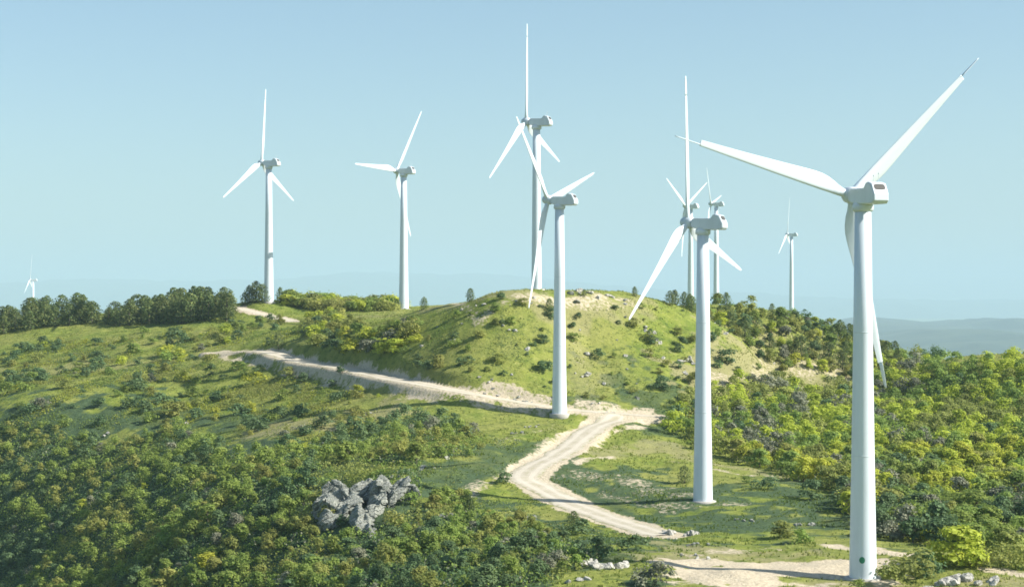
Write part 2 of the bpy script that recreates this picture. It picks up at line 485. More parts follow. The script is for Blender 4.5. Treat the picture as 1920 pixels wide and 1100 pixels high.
def gravel_material():
    m, nt, nd, lk, p = mat('pale_gravel')
    pos = nd.new('ShaderNodeNewGeometry').outputs['Position']
    at = N(nd, 'ShaderNodeAttribute', attribute_name='across')
    f = noise_node(nd, lk, pos, .35, 5, .6); f2 = noise_node(nd, lk, pos, 3.2, 5, .75)
    c = mixc(nd, lk, remap(nd, lk, f, .35, .65), (.52, .475, .39), (.42, .375, .29))
    c = mixc(nd, lk, remap(nd, lk, f2, .5, .72, 0, .7), c, (.31, .27, .20))
    # the two wheel tracks are a little paler than the crown between them
    s = nd.new('ShaderNodeMath'); s.operation = 'COMPARE'; s.inputs[1].default_value = .45; s.inputs[2].default_value = .17
    ab = nd.new('ShaderNodeMath'); ab.operation = 'ABSOLUTE'; lk.new(at.outputs['Fac'], ab.inputs[0]); lk.new(ab.outputs[0], s.inputs[0])
    mu = nd.new('ShaderNodeMath'); mu.operation = 'MULTIPLY'; mu.inputs[1].default_value = .6; lk.new(s.outputs[0], mu.inputs[0])
    c = mixc(nd, lk, mu.outputs[0], c, (.56, .515, .43))
    # weeds and dirt along the crown between the tracks, and ragged shoulders
    f3 = noise_node(nd, lk, pos, .9, 5, .7)
    cr = nd.new('ShaderNodeMath'); cr.operation = 'MULTIPLY'; lk.new(remap(nd, lk, ab.outputs[0], .05, .22, 1, 0), cr.inputs[0]); lk.new(remap(nd, lk, f3, .46, .60, 0, .42), cr.inputs[1])
    c = mixc(nd, lk, cr.outputs[0], c, (.30, .29, .16))
    sh = nd.new('ShaderNodeMath'); sh.operation = 'MULTIPLY'; lk.new(remap(nd, lk, ab.outputs[0], .72, .95, 0, 1), sh.inputs[0]); lk.new(remap(nd, lk, f3, .46, .56, 0, .85), sh.inputs[1])
    c = mixc(nd, lk, sh.outputs[0], c, (.24, .24, .11))
    lk.new(c, p.inputs['Base Color']); p.inputs['Roughness'].default_value = .95; p.inputs['Specular IOR Level'].default_value = .1
    b = nd.new('ShaderNodeBump'); b.inputs['Strength'].default_value = .5; b.inputs['Distance'].default_value = .1
    lk.new(f2, b.inputs['Height']); lk.new(b.outputs[0], p.inputs['Normal'])
    return m
M_GRAVEL = gravel_material()

def grid_faces(nx, ny):
    i, j = np.meshgrid(np.arange(nx - 1), np.arange(ny - 1), indexing='ij')
    a = (i * ny + j).ravel()
    return np.c_[a, a + ny, a + ny + 1, a + 1]
cover = np.stack([BARE, DRY, LUSH_SHADE, np.ones_like(BARE)], -1).reshape(-1, 4)
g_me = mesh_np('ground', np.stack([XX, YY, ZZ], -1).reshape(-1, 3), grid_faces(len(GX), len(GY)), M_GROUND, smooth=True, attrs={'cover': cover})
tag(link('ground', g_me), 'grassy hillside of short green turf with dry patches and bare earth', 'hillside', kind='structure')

def road_mesh(nm, path, zs, hw):
    t = np.gradient(path, axis=0); t /= np.linalg.norm(t, axis=1)[:, None]
    nrm = np.c_[-t[:, 1], t[:, 0]]
    ks = np.linspace(-1, 1, 11); V = []; AC = []
    s = np.arange(len(path)) * 0.9
    eL = hw * (1 + .28 * fbm(s / 5, s * 0 + 3, 3)); eR = hw * (1 + .28 * fbm(s / 5, s * 0 + 11, 3))
    taper = np.minimum(1, np.minimum(np.arange(len(path)), np.arange(len(path))[::-1]) / 4 + .35)
    for k in ks:
        off = np.where(k < 0, k * eL, k * eR) * taper
        x = path[:, 0] + nrm[:, 0] * off; y = path[:, 1] + nrm[:, 1] * off
        z = np.maximum(hgt(x, y), zs * 0 - 999) + 0.07 - 0.05 * (abs(k) > .95)
        z = z + .05 * (1 - k * k)
        V.append(np.c_[x, y, z]); AC.append(np.full(len(path), k))
    V = np.stack(V, 0).reshape(-1, 3)
    f = grid_faces(len(ks), len(path))[:, ::-1]
    return mesh_np('road', V, f, M_GRAVEL, smooth=True, attrs={'across': np.stack(AC, 0).ravel()})
RL = {'low': 'pale gravel road bending past the second platform down to the nearest turbine',
      'high': 'pale gravel road climbing left across the hillside from the junction',
      'top': 'short bright stretch of gravel track below the pines at the far left turbine'}
for nm, path, zs, hw in road_paths:
    tag(link('road', road_mesh(nm, path, zs, hw)), RL[nm], 'road', kind='structure')

# ------------------------------------------------------------------ far hills
def hill_material():
    m, nt, nd, lk, p = mat('far_woodland')
    pos = nd.new('ShaderNodeNewGeometry').outputs['Position']
    f = noise_node(nd, lk, pos, .004, 6, .65)
    lk.new(mixc(nd, lk, remap(nd, lk, f, .4, .6), (.02, .045, .04), (.05, .075, .055)), p.inputs['Base Color'])
    p.inputs['Roughness'].default_value = 1
    return m
M_FAR = hill_material()
def hill_range(name, label, d0, depth, prof, seed, base=-300):
    """prof: (photo column, photo row) crest points at distance d0"""
    px = np.array([q[0] for q in prof], float); py = np.array([q[1] for q in prof], float)
    cols = np.linspace(px[0], px[-1], 260)
    cz = -(np.interp(cols, px, py) - CY) / F * d0
    ux = (cols - CX) / F * d0
    cz = cz + (d0 / 6000) * 13 * fbm(ux / (d0 / 9) + seed, ux * 0 + seed, 5)
    rows = np.linspace(-1, 1, 61)
    X = np.repeat(ux[:, None], 61, 1); Y = d0 + rows[None, :] * depth + 0 * X
    Y = Y + depth * .25 * fbm(X / 1500, X * 0 + seed * 3, 3) * 1
    fall = np.cos(rows * math.pi / 2)[None, :] ** .8
    Z = base + (cz[:, None] - base) * fall + 38 * (d0 / 6000) * fbm(X / 520 + seed, Y / 520, 5) * (np.abs(rows) ** .5)[None, :]
    me = mesh_np(name, np.stack([X, Y, Z], -1).reshape(-1, 3), grid_faces(260, 61), M_FAR, smooth=True)
    tag(link(name, me), label, 'hills', kind='structure')
hill_range('hills', 'blue hazy wooded hills beyond the right hand wood', 11500, 2600,
           [(600,650),(1000,640),(1300,612),(1500,606),(1640,592),(1700,596),(1780,603),(1850,594),(1920,598),(2200,604),(2700,640)], 1.0)
hill_range('hills', 'lower blue hill ridge nearer than the hazy range at right', 8600, 1700,
           [(900,760),(1400,690),(1640,640),(1760,622),(1860,618),(1950,626),(2300,640),(2600,700)], 5.0)
hill_range('mountains', 'faint pale mountain range on the horizon at left', 35000, 6000,
           [(-900,560),(-500,540),(-200,530),(0,528),(150,520),(300,526),(420,530),(560,522),(660,512),(740,510),(820,516),(900,512),(1000,522),(1150,540),(1400,556),(1800,562),(2600,566)], 9.0)

# ------------------------------------------------------------------ wind turbines
def ring_faces(n, m, close=True):
    f = []
    for i in range(m - 1):
        for j in range(n):
            f.append((i * n + j, i * n + (j + 1) % n, (i + 1) * n + (j + 1) % n, (i + 1) * n + j))
    return f
def loft(name, rings, mats, smooth=True, cap=True):
    bm = bmesh.new(); V = [[bm.verts.new(p) for p in r] for r in rings]
    n = len(rings[0])
    for a, b in zip(V[:-1], V[1:]):
        for j in range(n): bm.faces.new((a[j], a[(j + 1) % n], b[(j + 1) % n], b[j]))
    if cap: bm.faces.new(V[0][::-1]); bm.faces.new(V[-1])
    bmesh.ops.recalc_face_normals(bm, faces=bm.faces)
    me = bm_mesh(name, bm, mats)
    if smooth:
        for p in me.polygons: p.use_smooth = len(p.vertices) == 4
    return me
def circ(r, z, n=40): return [(r * math.cos(2 * math.pi * k / n), r * math.sin(2 * math.pi * k / n), z) for k in range(n)]

R_BLADE = 23.6; HUB_X = 2.75; TOWER_H = 43.4   # hub centre sits 1.35 m above tower top
def blade_rings(z0, z1, n):
    """airfoil sections; +X is the trailing edge, Z the span, Y the thickness"""
    out = []
    zs_ = [0, .02, .045, .07, .10, .14, .18, .22, .27, .34, .42, .50, .60, .70, .80, .86, .92, .96, .985, 1.0]
    ch = [.95, .95, 1.0, 1.22, 1.55, 1.85, 1.98, 1.96, 1.86, 1.70, 1.53, 1.36, 1.16, .98, .80, .70, .60, .52, .42, .24]
    th = [.95, .95, .88, .76, .62, .52, .45, .40, .35, .30, .26, .22, .19, .16, .13, .12, .115, .115, .11, .09]
    zz = np.unique(np.r_[np.linspace(z0, z1, n), [z for z in zs_ if z0 < z < z1]])
    for z in zz:
        c = np.interp(z, zs_, ch); t = np.interp(z, zs_, th); le = np.interp(z, zs_, [.475, .475, .49] + [.52] * 4 + [.50, .48, .45, .42, .38, .33, .28, .22, .19, .16, .13, .09, .03])
        tw = math.radians(np.interp(z, [0, .1, .3, .6, 1], [16, 15, 9, 4, 0]))
        r = []
        for k in range(20):
            a = 2 * math.pi * k / 20
            x = -le + c * (1 - math.cos(a)) / 2
            u = (1 - math.cos(a)) / 2
            blunt = np.interp(z, [.03, .14], [1, 0])
            yy = t / 2 * math.sin(a) * (blunt + (1 - blunt) * (1.25 * (1 - u) ** .75 + .12))
            x, yy = x * math.cos(tw) - yy * math.sin(tw), x * math.sin(tw) + yy * math.cos(tw)
            r.append((x, yy, z * R_BLADE))
        out.append(r)
    return out
ME_BLADE = loft('blade', blade_rings(.03, .866, 22), M_WHITE)
ME_TIP = loft('blade_tip', [[(x, y, z - .867 * R_BLADE) for x, y, z in r] for r in blade_rings(.867, 1.0, 8)], M_WHITE)
def tower_mesh(h, slim=1.0):
    rings = []
    for z, r in ((-2.5, 1.62), (0, 1.58), (.12, 1.57), (h * .33, 1.32), (h * .66, 1.11), (h, .93)):
        rings.append(circ(r * (slim + (1 - slim) * z / h * .8 if z > 0 else slim), z))
    return loft('tower', rings, M_WHITE)
def flange_mesh(r):
    return loft('flange', [circ(r, -.07), circ(r + .015, -.05), circ(r + .015, .05), circ(r, .07)], M_SEAM)
def nacelle_mesh():
    prof = [(1.75, -.80), (1.95, -.2), (1.85, .55), (1.45, .86), (-1.9, 1.02), (-2.35, 1.72), (-2.75, 1.86), (-3.55, 1.66),
            (-4.35, .35), (-4.45, -.45), (-4.1, -.86), (-1.6, -1.05), (1.0, -1.02)]
    bm = bmesh.new()
    rows = []
    for y, s in ((-1.15, .93), (-1.02, 1.0), (1.02, 1.0), (1.15, .93)):
        rows.append([bm.verts.new(((x + 1.2) * s - 1.2, y, z * s)) for x, z in prof])
    n = len(prof)
    for a, b in zip(rows[:-1], rows[1:]):
        for j in range(n): bm.faces.new((a[j], a[(j + 1) % n], b[(j + 1) % n], b[j]))
    bm.faces.new(rows[0][::-1]); bm.faces.new(rows[-1])
    bmesh.ops.recalc_face_normals(bm, faces=bm.faces)
    bmesh.ops.bevel(bm, geom=[e for e in bm.edges if e.calc_face_angle(0) > .45], offset=.10, segments=2, affect='EDGES', profile=.6)
    return bm_mesh('nacelle', bm, M_GREY)
ME_NAC = nacelle_mesh()
def vent_mesh():
    # dark rounded opening on the slanted rear of the hood
    bm = bmesh.new(); n = 24; rows = []
    a = Vector((-3.55, 0, 1.66)); b = Vector((-4.35, 0, .35)); up = (a - b).normalized(); out = Vector((up.z, 0, -up.x)); out = -out if out.x > 0 else out
    c = a + (b - a) * .34
    for dp, s in ((-.05, 1), (.035, 1), (.035, .8)):
        r = []
        for k in range(n):
            t = 2 * math.pi * k / n
            cx, cy = math.copysign(abs(math.cos(t)) ** .55, math.cos(t)), math.copysign(abs(math.sin(t)) ** .55, math.sin(t))
            r.append(bm.verts.new(c + out * dp + Vector((0, 1, 0)) * cx * .80 * s + up * cy * .42 * s))
        rows.append(r)
    for p, q in zip(rows[:-1], rows[1:]):
        for j in range(n): bm.faces.new((p[j], p[(j + 1) % n], q[(j + 1) % n], q[j]))
    bm.faces.new(rows[-1]); bmesh.ops.recalc_face_normals(bm, faces=bm.faces)
    return bm_mesh('vent', bm, M_DARK)
ME_VENT = vent_mesh()
ME_YAW = loft('yaw_ring', [circ(1.0, -.75), circ(1.22, -.55), circ(1.22, .0), circ(1.0, .42)], M_GREY)
ME_HUB = loft('hub', [[(z, x, y) for x, y, z in circ(r, s, 28)] for s, r in
        ((-.95, .5), (-.93, .86), (-.6, .98), (0, 1.0), (.5, .93), (.95, .70), (1.2, .42), (1.3, .12))], M_GREY)
def mast_mesh():
    bm = bmesh.new()
    for (x, y, h, r) in ((0, -.35, 1.1, .035), (0, .35, .8, .03)):
        bmesh.ops.create_cone(bm, cap_ends=True, segments=8, radius1=r, radius2=r * .7, depth=h, matrix=Matrix.Translation((-2.9, y, 1.78 + h / 2)))
        bmesh.ops.create_uvsphere(bm, u_segments=8, v_segments=6, radius=.1, matrix=Matrix.Translation((-2.9, y, 1.8 + h)))
    return bm_mesh('wind_mast', bm, M_SEAM)
ME_MAST = mast_mesh()
ME_FOUND = loft('foundation', [circ(2.15, -1.5), circ(2.15, .10), circ(2.08, .17), circ(1.62, .19)], M_CONC)
def emblem_mesh(h):
    bm = bmesh.new(); n = 28; z0 = 2.35; rr = 1.56
    rows = []
    for k, s in ((.0, 1.), (.03, 1.), (.03, .0)):
        r = []
        for j in range(n):
            t = 2 * math.pi * j / n
            w, v = .32 * s * math.cos(t), .38 * s * math.sin(t)
            a = w / rr
            r.append(bm.verts.new(((rr + k) * math.cos(a), (rr + k) * math.sin(a), z0 + v)))
        rows.append(r)
    for p, q in zip(rows[:-1], rows[1:]):
        for j in range(n): bm.faces.new((p[j], p[(j + 1) % n], q[(j + 1) % n], q[j]))
    bmesh.ops.remove_doubles(bm, verts=bm.verts, dist=1e-4); bmesh.ops.recalc_face_normals(bm, faces=bm.faces)
    return bm_mesh('emblem', bm, M_GREEN)

TILT = math.radians(5)
TURB = [ # tower column, distance, hub row, yaw, blade phase, tip turned, label
 (1618, 197, 367, 110, 75, 1, 'nearest and largest white wind turbine, its turned blade tips thin as rods'),
 (1318, 275, 419, 148, 12, 0, 'second nearest white wind turbine standing on the shaded grass platform by the road bend'),
 (1049, 360, 376, 153, 48, 0, 'white wind turbine with its foot beside the gravel road junction'),
 (1006, 416, 229, 155, 10, 0, 'white wind turbine on the bare crest of the hill, one blade straight up'),
 (757, 545, 321, 151, 89, 0, 'white wind turbine behind bushes left of the hill, one blade hidden behind its tower'),
 (504, 549, 306, 155, 2, 0, 'white wind turbine among the pines above the far left track, blades like an upright Y'),
 (1295, 785, 387, 147, 61, 0, 'distant wind turbine behind the raised blade of the second nearest turbine'),
 (1343, 855, 383, 161, 44, 0, 'distant wind turbine just right of the second nearest turbine, above its nacelle'),
 (1484, 1090, 440, 158, 4, 0, 'small distant wind turbine between the second nearest and the nearest turbine'),
 (62, 1600, 525, 184, 2, 0, 'tiny distant wind turbine rising behind the pine row at the far left'),
]
def turbine(px, d, hub_row, yaw, ph, tip, label, first):
    yaw = math.radians(yaw)
    x = (px - CX) / F * d
    hub_z = -(hub_row - CY) / F * d
    gz = float(hgt(x, d))
    h = hub_z - 1.1 - gz
    root = empty('wind_turbine', (x, d, gz), 0)
    tag(root, label, 'wind turbine', 'wind turbines along the ridge')
    near = d < 600
    tw = link('tower', tower_mesh(h, .80 if ph == 10 else 1.0), root)
    if near:
        link('foundation', ME_FOUND, root)
    if near and ph != 10:
        for k in (.33, .66):
            fl = link('flange', flange_mesh(np.interp(k, [0, .33, .66, 1], [1.57, 1.32, 1.11, .93])), tw); fl.location = (0, 0, h * k)
    if near:
        yr = link('yaw_ring', ME_YAW, root); yr.location = (0, 0, h)
    if tip:
        em = link('emblem', emblem_mesh(h), root); em.rotation_euler = (0, 0, math.radians(-90 - 15))
        em['label'] = 'small green emblem low on the tower'
    rot = Matrix.Rotation(yaw, 4, 'Z') @ Matrix.Rotation(-TILT, 4, 'Y')
    top = Matrix.Translation((0, 0, h + 1.1))
    nc = link('nacelle', ME_NAC, root); nc.matrix_local = top @ rot @ Matrix.Scale(.90, 4)
    if near:
        link('vent', ME_VENT, nc); link('wind_mast', ME_MAST, nc)
    hb = link('hub', ME_HUB, root); hubm = top @ rot @ Matrix.Translation((HUB_X, 0, 0)); hb.matrix_local = hubm
    for k in range(3):
        t = math.radians(ph + 120 * k)
        # span in the rotor plane; local frame of the hub: x axis forward, z up, y = left seen from behind
        span = Vector((0, math.sin(t), math.cos(t))); trail = Vector((0, -math.cos(t), math.sin(t)))
        thick = span.cross(trail)
        m = Matrix((trail, thick, span)).transposed().to_4x4()
        b = link('blade', ME_BLADE, root); b.matrix_local = hubm @ m
        tp = link('blade_tip', ME_TIP, b)
        tp.matrix_local = Matrix.Translation((0, 0, .867 * R_BLADE)) @ Matrix.Rotation(math.radians(80 if tip else 0), 4, 'Z')
        if tip: tp['label'] = 'blade tip turned edge-on'
    return root
for i, a in enumerate(TURB): turbine(*a, first=(i == 0))

# ------------------------------------------------------------------ foliage builders
def leaf_quads(c, nrm, size, g):
    """slightly folded leaf-spray quads: centre, facing, size -> verts (n*4,3), faces"""
    n = len(c)
    a = g.normal(size=(n, 3)); u = np.cross(nrm, a); u /= np.linalg.norm(u, axis=1)[:, None] + 1e-9
    v = np.cross(nrm, u)
    s = size[:, None]
    asp = g.uniform(.55, 1.0, (n, 1))
    V = np.stack([c - u * s * .5, c - v * s * .5 * asp + nrm * s * .12, c + u * s * .5, c + v * s * .5 * asp + nrm * s * .12], 1)
    return V.reshape(-1, 3), np.arange(n * 4).reshape(-1, 4)
def unit(g, n):
    v = g.normal(size=(n, 3)); return v / np.linalg.norm(v, axis=1)[:, None]

def crown_lobes(g, h, w, nl, low):
    """lobe centres and radii of an uneven crown"""
    L = []
    for k in range(nl):
        t = g.uniform(low, .92); prof = math.sin(min(1, (t - low + .12) / (1.05 - low)) * math.pi) ** .6
        a = g.uniform(0, 2 * math.pi); rr = w * .5 * prof * g.uniform(.25, .82)
        L.append((rr * math.cos(a), rr * math.sin(a), h * t, w * g.uniform(.13, .25)))
    L.append((g.normal() * w * .06, g.normal() * w * .06, h * .84, w * .2))
    return L
def crown_arrays(seed, h, w, nl, nq, size, low=.3, flat=.85):
    g = np.random.default_rng(seed)
    C, Nn, S, T = [], [], [], []
    L = crown_lobes(g, h, w, nl, low)
    tot = sum(l[3] ** 2 for l in L)
    for (x, y, z, r) in L:
        n = max(8, int(nq * r * r / tot))
        d = unit(g, n); d[:, 2] = np.where(d[:, 2] < -.5, -d[:, 2], d[:, 2])
        rad = r * g.uniform(.55, 1.12, (n, 1))
        C.append(np.array([x, y, z]) + d * rad * np.array([1, 1, flat]))
        nn = d * np.array([1, 1, .9]) + np.array([0, 0, .25]) + unit(g, n) * .38; Nn.append(nn / np.linalg.norm(nn, axis=1)[:, None])
        S.append(size * g.uniform(.55, 1.35, n))
        T.append(np.clip(g.normal(.5, .14) + g.normal(0, .16, n), 0, 1))
    # loose sprays that break the outline
    n = nq // 12
    k = g.integers(0, len(L), n); LL = np.array(L)[k]; d = unit(g, n); d[:, 2] = np.abs(d[:, 2])
    C.append(LL[:, :3] + d * LL[:, 3:] * g.uniform(1.05, 1.5, (n, 1))); Nn.append(unit(g, n)); S.append(size * g.uniform(.4, .9, n)); T.append(g.uniform(.3, 1, n))
    C = np.vstack(C); V, Fc = leaf_quads(C, np.vstack(Nn), np.concatenate(S), g)
    return V, Fc, np.repeat(np.concatenate(T), 4), L
def pine_arrays(seed, h, w, nq, size, round_=.5):
    g = np.random.default_rng(seed)
    n = nq
    t = g.beta(1.15, 1.2, n) * .95 + .04
    a = g.uniform(0, 2 * math.pi, n)
    ph = g.uniform(0, 6.28, 3)
    prof = np.clip(1 - t ** (2.2 + 1.8 * round_), 0, 1) ** .62 * np.minimum(1, (t + .10) / .26)
    lobes = 1 + .22 * np.sin(ph[0] + 3 * a + 9 * t) + .18 * np.sin(ph[1] - 5 * a + 17 * t) + .12 * np.sin(ph[2] + 2 * a - 26 * t)
    tier = t
    r = w * .5 * prof * lobes * np.sqrt(g.uniform(.3, 1.0, n))
    z = h * (t + .02) - r * .12
    C = np.c_[r * np.cos(a), r * np.sin(a), np.maximum(z, .05)]
    nn = np.c_[np.cos(a) * .6, np.sin(a) * .6, np.full(n, .55)] + unit(g, n) * .7
    nn /= np.linalg.norm(nn, axis=1)[:, None]
    V, Fc = leaf_quads(C, nn, size * g.uniform(.6, 1.3, n), g)
    T = np.clip(.42 + .25 * np.sin(3 * a + tier * 21) + g.normal(0, .18, n), 0, 1)
    return V, Fc, np.repeat(T, 4)
def tube(bm, pts_, rad, n=6):
    rings = []
    for i, (p, r) in enumerate(zip(pts_, rad)):
        p = Vector(p); q = Vector(pts_[min(i + 1, len(pts_) - 1)]) - Vector(pts_[max(i - 1, 0)])
        qn = q.to_track_quat('Z', 'Y').to_matrix()
        rings.append([bm.verts.new(p + qn @ Vector((r * math.cos(2 * math.pi * k / n), r * math.sin(2 * math.pi * k / n), 0))) for k in range(n)])
    for a, b in zip(rings[:-1], rings[1:]):
        for j in range(n): bm.faces.new((a[j], a[(j + 1) % n], b[(j + 1) % n], b[j]))
    bm.faces.new(rings[-1])
def trunk_mesh(seed, h, L, r=.11):
    g = random.Random(seed); bm = bmesh.new()
    lean = (g.uniform(-.2, .2), g.uniform(-.2, .2))
    pts_ = [(lean[0] * t, lean[1] * t, -.4 + (h * .78 + .4) * t) for t in (0, .25, .5, .75, 1)]
    tube(bm, pts_, [r * 1.35, r, r * .8, r * .5, r * .2])
    for (x, y, z, rr) in L[:9]:
        z0 = max(.25 * h, z * .55); b = Vector((lean[0] * z0 / h, lean[1] * z0 / h, z0)); e = Vector((x, y, z))
        m = (b + e) * .5 + Vector((g.uniform(-.1, .1), g.uniform(-.1, .1), .15))
        tube(bm, [b, m, e], [r * .5, r * .33, r * .1], 5)
    return bm_mesh('trunk', bm, M_BARK, smooth=True)

TREE_V = []     # unit-ish broadleaf variants: (verts, faces, tone, trunk mesh)
for s in range(8):
    h = 5.0; w_ = [4.8, 5.4, 4.3, 5.1, 5.8, 4.2, 4.7, 5.3][s]
    V, Fc, T, L = crown_arrays(100 + s, h, w_, 16 + s % 4, 760, .56, low=[.16, .12, .2, .14, .16, .22, .1, .15][s])
    TREE_V.append((V, Fc, T, trunk_mesh(100 + s, h, L)))
BUSH_V = []
for s in range(7):
    h = 2.0; w_ = [2.9, 3.4, 2.5, 3.1, 3.8, 2.7, 3.0][s]
    V, Fc, T, L = crown_arrays(300 + s, h, w_, 9 + s % 4, 420, .30, low=.12, flat=.8)
    V[:, 2] = np.maximum(V[:, 2], -.1)
    BUSH_V.append((V, Fc, T, L))
PINE_V = []
for s in range(6):
    h = 7.0
    V, Fc, T = pine_arrays(500 + s, h, [4.2, 4.8, 3.9, 4.6, 4.3, 5.0][s], 1000, .44, [.6, .9, .4, .8, .5, 1.0][s])
    bm = bmesh.new(); tube(bm, [(0, 0, -.4), (.05, 0, h * .3), (0, .05, h * .65), (0, 0, h * .97)], [.19, .15, .09, .02])
    PINE_V.append((V, Fc, T, bm_mesh('trunk', bm, M_BARK, smooth=True)))
_mc = {}
def leaf_mesh(kind, v, colour):
    key = (kind, v, colour)
    if key not in _mc:
        V, Fc, T = {'tree': TREE_V, 'bush': BUSH_V, 'pine': PINE_V}[kind][v][:3]
        _mc[key] = mesh_np('crown' if kind != 'bush' else 'shrub', V, Fc, M_PN if kind == 'pine' else LEAF[colour], attrs={'tone': T})
    return _mc[key]

COLW = {'yellow': 'yellow-green', 'green': 'mid-green', 'olive': 'olive-toned', 'grey': 'grey-brown half-bare', 'dark': 'dark green'}
def put_tree(p, colour, size, label, group, name='broadleaf_tree', cat='tree', wide=1.15):
    v = random.randrange(len(TREE_V)); s = size / 5.0
    r = empty(name, (p[0], p[1], p[2] - .1), random.uniform(0, 6.28))
    r.scale = (s * wide * random.uniform(.85, 1.25), s * wide * random.uniform(.85, 1.25), s * random.uniform(.85, 1.1))
    tag(r, label, cat, group)
    link('crown', leaf_mesh('tree', v, colour), r)
    link('trunk', TREE_V[v][3], r)
    return r
def put_pine(p, size, label, group, wide=1.0):
    v = random.randrange(len(PINE_V)); s = size / 7.0
    r = empty('pine_tree', (p[0], p[1], p[2] - .1), random.uniform(0, 6.28))
    r.scale = (s * wide * random.uniform(.9, 1.15), s * wide * random.uniform(.9, 1.15), s)
    tag(r, label, 'pine tree', group)
    link('crown', leaf_mesh('pine', v, 'pine'), r); link('trunk', PINE_V[v][3], r)
    return r
def put_bush(p, colour, size, label, group, wide=1.0, name='bush'):
    """size = height in metres"""
    v = random.randrange(len(BUSH_V)); s = size / 2.0
    o = link(name, leaf_mesh('bush', v, colour)); o.location = (p[0], p[1], p[2] - .08)
    o.rotation_euler = (0, 0, random.uniform(0, 6.28)); o.scale = (s * wide, s * wide, s)
    tag(o, label, name.replace('_', ' '), group)
    return o

# ------------------------------------------------------------------ regions in ground coordinates
def poly(pp): return np.array([hit(*q)[:2] for q in pp])
def inside(pt, pg):
    x, y = pt; c = False; n = len(pg); j = n - 1
    for i in range(n):
        if (pg[i][1] > y) != (pg[j][1] > y) and x < (pg[j][0] - pg[i][0]) * (y - pg[i][1]) / (pg[j][1] - pg[i][1]) + pg[i][0]: c = not c
        j = i
    return c
def scatter(pg, spacing, seed, avoid=2.5, nmax=9000, dens=None):
    g = random.Random(seed); lo = pg.min(0); hi = pg.max(0); out = []; cell = {}
    for _ in range(nmax):
        p = (g.uniform(lo[0], hi[0]), g.uniform(lo[1], hi[1]))
        if not inside(p, pg): continue
        if dens and g.random() > dens(*p): continue
        k = (int(p[0] // spacing), int(p[1] // spacing))
        if any((q[0] - p[0]) ** 2 + (q[1] - p[1]) ** 2 < spacing ** 2 for a in (-1, 0, 1) for b in (-1, 0, 1) for q in cell.get((k[0] + a, k[1] + b), ())): continue
        if near_road(p, avoid) or near_tower(p, 3.5): continue
        cell.setdefault(k, []).append(p); out.append(p)
    return out
ALLR = np.vstack([np.c_[q[1], np.full(len(q[1]), q[3])] for q in road_paths])
TW = np.array([((a[0] - CX) / F * a[1], a[1]) for a in TURB])
def near_road(p, m): return bool((np.hypot(ALLR[:, 0] - p[0], ALLR[:, 1] - p[1]) < ALLR[:, 2] + m).any())
def near_tower(p, m): return bool((np.hypot(TW[:, 0] - p[0], TW[:, 1] - p[1]) < m).any())
def G(p): return (p[0], p[1], float(hgt(p[0], p[1])))

MASS = {'woodland': [], 'scrub': []}
def mass_tree(key, p, colour, size):
    MASS[key].append((G(p), colour, size))
CI = ['yellow', 'green', 'olive', 'grey', 'dark']
def build_mass(key, name, label, cat):
    if not MASS[key]: return
    VV, FF, TT, MI = [], [], [], []; o = 0
    for (p, colour, size) in MASS[key]:
        V, Fc, T, _ = TREE_V[random.randrange(len(TREE_V))]
        sub = np.random.default_rng(random.randrange(10 ** 6)).permutation(len(Fc))[:380]
        idx = (sub[:, None] * 4 + np.arange(4)).ravel()
        a = random.uniform(0, 6.28); c, s = math.cos(a), math.sin(a); k = size / 5.0
        W = V[idx] @ np.array([[c, s, 0], [-s, c, 0], [0, 0, 1]]) * k * np.array([1.2 * random.uniform(.88, 1.2), 1.2 * random.uniform(.88, 1.2), 1]) + np.array(p)
        VV.append(W); FF.append(np.arange(len(idx)).reshape(-1, 4) + o); o += len(idx)
        TT.append(np.clip(T[idx] + random.uniform(-.25, .2), 0, 1)); MI.append(np.full(len(sub), CI.index(colour)))
    me = mesh_np(name, np.vstack(VV), np.vstack(FF), [LEAF[c] for c in CI], np.concatenate(MI), attrs={'tone': np.concatenate(TT)})
    tag(link(name, me), label, cat, kind='stuff')

def pick(w, p=None):
    r = random.random()
    if p is not None:      # neighbouring plants tend to be of a kind
        r = min(max(.5 + 1.15 * float(fbm(np.array([p[0] / 11 + 40]), np.array([p[1] / 15 + 7]), 3)[0]) + random.gauss(0, .2), 0), .999)
    r *= sum(w.values())
    for k, v in w.items():
        r -= v
        if r <= 0: return k
    return k

